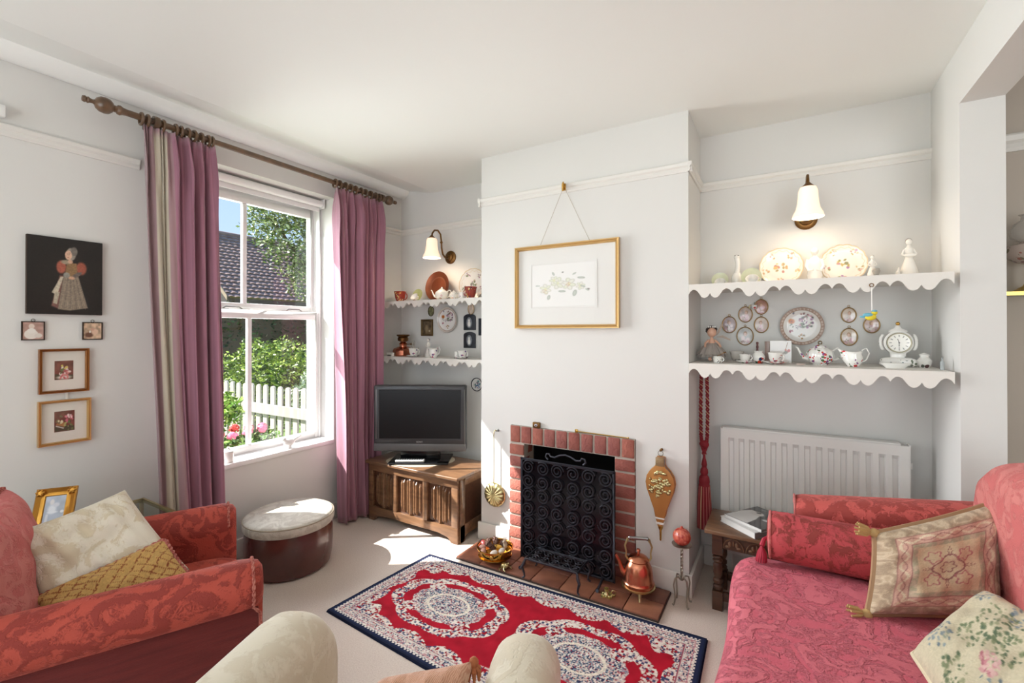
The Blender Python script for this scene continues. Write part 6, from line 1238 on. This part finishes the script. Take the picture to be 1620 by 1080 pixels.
def leaves(name, n, fn, size, cols, label, cat, loc, seed, stem=None, up=.5):
    g = np.random.default_rng(seed); P = fn(g, n); d = g.normal(size=(n, 3)); d[:, 2] = d[:, 2]*.5+.15; d /= np.linalg.norm(d, axis=1)[:, None]; q = g.normal(size=(n, 3)); s_ = np.cross(d, q); s_ /= np.linalg.norm(s_, axis=1)[:, None]; L_ = size*g.uniform(.6, 1.25, n)[:, None]
    nz = np.cross(d, s_); V = np.stack([P, P+d*L_*.5+s_*L_*.26+nz*L_*.05, P+d*L_, P+d*L_*.5-s_*L_*.26+nz*L_*.05], 1).reshape(-1, 3); cc_ = np.array([rgb(*c) for c in cols])[g.integers(0, len(cols), n)]*g.uniform(.75, 1.2, n)[:, None]
    t = thing(name, label, cat, loc); m = M(); m.v = V.tolist(); m.f = [(4*i, 4*i+1, 4*i+2, 4*i+3) for i in range(n)]
    o = build('foliage', m, mat('leaf', (255, 255, 255), .45, attr=True), t, world=True, paint=np.clip(np.repeat(cc_, 4, 0), 0, 1), smooth=False); o['kind'] = 'stuff'
    if stem: build('trunk', stem, mat('bark', (96, 80, 64), .9), t, world=True)
    return t
def blob(c, r, shell=.55):
    def f(g, n):
        d = g.normal(size=(n, 3)); d /= np.linalg.norm(d, axis=1)[:, None]; k = g.uniform(shell, 1, n)**.7; w_ = 1+.22*np.sin(d[:, 0]*7+1)*np.sin(d[:, 2]*6+d[:, 1]*5); return np.array(c)+d*np.array(r)*(k*w_)[:, None]
    return f
def hedgefn(x0, x1, y0, y1, z0, z1): return lambda g, n: np.column_stack([g.uniform(x0, x1, n), g.uniform(y0, y1, n), z0+(z1-z0)*g.uniform(0, 1, n)**.8+.06*g.normal(size=n)])
leaves('laurel_bush', 11000, blob((-3.30, 3.74, .62), (.85, .62, .62)), .055, [(130, 152, 52), (160, 180, 72), (84, 110, 40), (180, 196, 90), (64, 86, 34)], 'bright green laurel bush behind the picket fence', 'bush', (-3.3, 3.55, -.3), 1, M().tube([(-3.3, 3.55, -.3), (-3.3, 3.55, .6)], .04, 8))
leaves('low_shrub', 1800, blob((-1.65, 3.25, .52), (.34, .28, .36)), .05, [(150, 166, 130), (176, 190, 156), (120, 140, 100)], 'grey green shrub behind the right of the fence', 'bush', (-1.65, 3.25, -.3), 2, M().tube([(-1.65, 3.25, -.3), (-1.65, 3.25, .4)], .02, 8))
leaves('yew_hedge', 22000, hedgefn(-9.4, -8.6, 4.8, 12.5, -.3, 2.0), .11, [(44, 66, 30), (60, 88, 38), (34, 52, 26), (76, 104, 46)], 'tall dark green hedge across the garden', 'hedge', (-9.0, 8, -.3), 3, M().box(-9.3, -8.7, 4.9, 12.4, -.3, 1.9))
def treefn(g, n):
    P = []; cs = [(-7.3, 6.9, 3.5, .9), (-6.9, 7.6, 3.1, .9), (-7.0, 7.4, 4.3, 1.0), (-7.6, 6.6, 4.4, .7), (-6.6, 8.2, 3.8, .9), (-7.1, 7.0, 2.6, .55), (-7.8, 6.3, 3.9, .5), (-6.7, 8.0, 2.7, .7), (-6.9, 7.6, 5.2, 1.0), (-6.3, 8.3, 4.6, 1.0), (-6.3, 8.6, 3.4, .8), (-6.6, 7.9, 4.1, .9)]; w_ = np.array([c[3]**2 for c in cs]); idx = g.choice(len(cs), n, p=w_/w_.sum()); C4 = np.array(cs)[idx]; d = g.normal(size=(n, 3)); d /= np.linalg.norm(d, axis=1)[:, None]; return C4[:, :3]+d*C4[:, 3:]*(g.uniform(.25, 1, n)[:, None])**.6
leaves('garden_tree', 24000, treefn, .095, [(110, 128, 62), (150, 162, 96), (196, 200, 156), (84, 100, 48), (176, 184, 120)], 'leafy garden tree in front of the tiled roof', 'tree', (-7.0, 7.4, -.3), 5, M().tube([(-7.0, 7.4, -.3), (-7.0, 7.35, 1.5), (-7.1, 7.2, 3.0), (-7.2, 7.0, 4.4)], [.14, .11, .08, .03], 10).tube([(-7.05, 7.3, 2.0), (-6.7, 7.8, 3.2), (-6.6, 8.1, 4.2)], [.07, .05, .02], 8).tube([(-7.1, 7.2, 2.6), (-7.6, 6.6, 3.8), (-7.8, 6.3, 4.2)], [.05, .03, .015], 8))
hs = thing('tiled_house', 'house with a brown pantiled roof across the garden', 'house', (-18, 15, -.3)); ex_, ez_, rx__, rz__ = -14.5, 2.6, -18.03, 5.57; y0h, y1h = 9.11, 24.0
nrow = 19; vs_ = []; ncol = 62*6; 
for i in range(nrow):
    for e in (0, 1):
        t_ = (i+e)/nrow; lift = .055 if e == 0 else .0
        for k in range(ncol+1):
            y = y0h-.15+(y1h-y0h+.3)*k/ncol; wv_ = .032*abs(math.sin(PI*k/6+ (i % 2)*.5)); vs_.append((ex_+(rx__-ex_)*t_+lift*.55, y, ez_+(rz__-ez_)*t_+lift*.75+wv_))
W_ = ncol+1; m = M().add(vs_, [(j*W_+i, j*W_+i+1, (j+1)*W_+i+1, (j+1)*W_+i) for j in range(2*nrow-1) for i in range(ncol)])
o = build('roof_tiles', m, mat('pantile_brown', (122, 98, 92), .8, col2=(150, 124, 114), nscale=3.5), hs, world=True, smooth=False); o['kind'] = 'stuff'
build('far_roof_slope', M().add([(rx__, y0h, rz__), (rx__, y1h, rz__), (rx__-3.5, y1h, 2.6), (rx__-3.5, y0h, 2.6)], [(0, 1, 2, 3)]), MATS['pantile_brown'], hs, world=True, solid=.1)
m = M()
m.tube([(rx__, y0h-.15, rz__+.04), (rx__, y1h+.15, rz__+.04)], .11, 8); build('ridge_tiles', m, MATS['pantile_brown'], hs, world=True)
DKW = mat('dark_timber', (50, 44, 40), .85); build('gable_wall', M().prism([(ex_-.3, -.3), (ex_-.3, 2.45), (rx__, 5.3), (rx__-3.2, 2.45), (rx__-3.2, -.3)], y0h, y0h+.2, 'y'), DKW, hs, world=True, smooth=False)
build('front_wall', M().box(ex_-.5, ex_-.3, y0h+.2, y1h, -.3, 2.5), DKW, hs, world=True, smooth=False); build('fascia_board', M().box(ex_-.06, ex_+.02, y0h-.1, y1h, 2.42, 2.6), mat('fascia_brown', (84, 66, 54), .7), hs, world=True)
build('barge_board', M().prism([(ex_, 2.5), (ex_, 2.68), (rx__, 5.62), (rx__, 5.42)], y0h-.18, y0h-.14, 'y'), mat('barge_tan', (136, 118, 96), .7), hs, world=True)
wbx = thing('window_box', 'window box of pink and red geraniums outside the window', 'planter', (-.46, 1.68, .48)); build('trough', M().box(-.53, -.37, 1.36, 2.02, .42, .56), mat('terracotta', (150, 90, 66), .8), wbx, world=True, bevel=.006)
for x in (-.52, -.39): build('support', M().box(x, x+.02, 1.40, 1.42, -.3, .42).box(x, x+.02, 1.90, 1.92, -.3, .42), DKW, wbx, world=True)
g = np.random.default_rng(8); n = 1500
P = np.column_stack([g.uniform(-.56, -.34, n), g.uniform(1.30, 1.88, n), .55+.11*g.uniform(0, 1, n)])
leaves('geranium_leaves', 900, lambda g, n: np.column_stack([g.uniform(-.56, -.34, n), g.uniform(1.37, 2.01, n), .56+.07*g.uniform(0, 1, n)]), .04, [(96, 130, 60), (120, 150, 70), (76, 104, 50)], 'green geranium leaves in the window box', 'plant', (-.46, 1.68, .56), 11)
FLM = [mat('petal_pink', (226, 110, 140), .6), mat('petal_red', (190, 66, 56), .6), mat('petal_pale', (240, 180, 190), .6)]; fms = []
for q in range(3):
    g2 = random.Random(q); m = M()
    for k in range(46):
        a = g2.uniform(0, 2*PI); e_ = g2.uniform(-.3, 1.5); p = Vector((cos(a)*cos(e_), sin(a)*cos(e_), sin(e_)))*.034; s_ = p.orthogonal().normalized()*.012; w_ = p.cross(s_).normalized()*.012; m.add([p-s_, p-w_*1.0, p+s_, p+w_], [(0, 1, 2, 3)])
    o = build('f', m.ball((0, 0, 0), .022, 8, 6), FLM[q], None, smooth=False); fms.append(o.data); bpy.data.objects.remove(o)
g2 = random.Random(12); ordn = ['first', 'second', 'third', 'fourth', 'fifth', 'sixth', 'seventh', 'eighth', 'ninth', 'tenth', 'eleventh', 'twelfth']
for i in range(12):
    q = (0, 1, 0, 1, 0, 1, 0, 1, 0, 2, 0, 0)[i]; cl = ['pink', 'red', 'pale pink'][q]
    single(fms[q], 'geranium_flower', cl+' geranium head, '+ordn[i]+' from the left in the window box', 'flower', 'geraniums in the window box', (-.44+(-.05 if i % 2 else .03), 1.40+i*.050, .650+g2.uniform(-.015, .025)), (g2.uniform(-.3, .3), g2.uniform(-.3, .3), g2.uniform(0, 6)))
leaves('leafy_pot_plant', 1300, blob((-.80, 1.80, .76), (.16, .17, .14), .2), .045, [(120, 160, 60), (150, 186, 80), (90, 130, 50), (176, 200, 110)], 'bright green bushy plant behind the pink geraniums', 'plant', (-.80, 1.80, -.3), 14, M().tube([(-.80, 1.80, -.3), (-.80, 1.80, .70)], .012, 6))
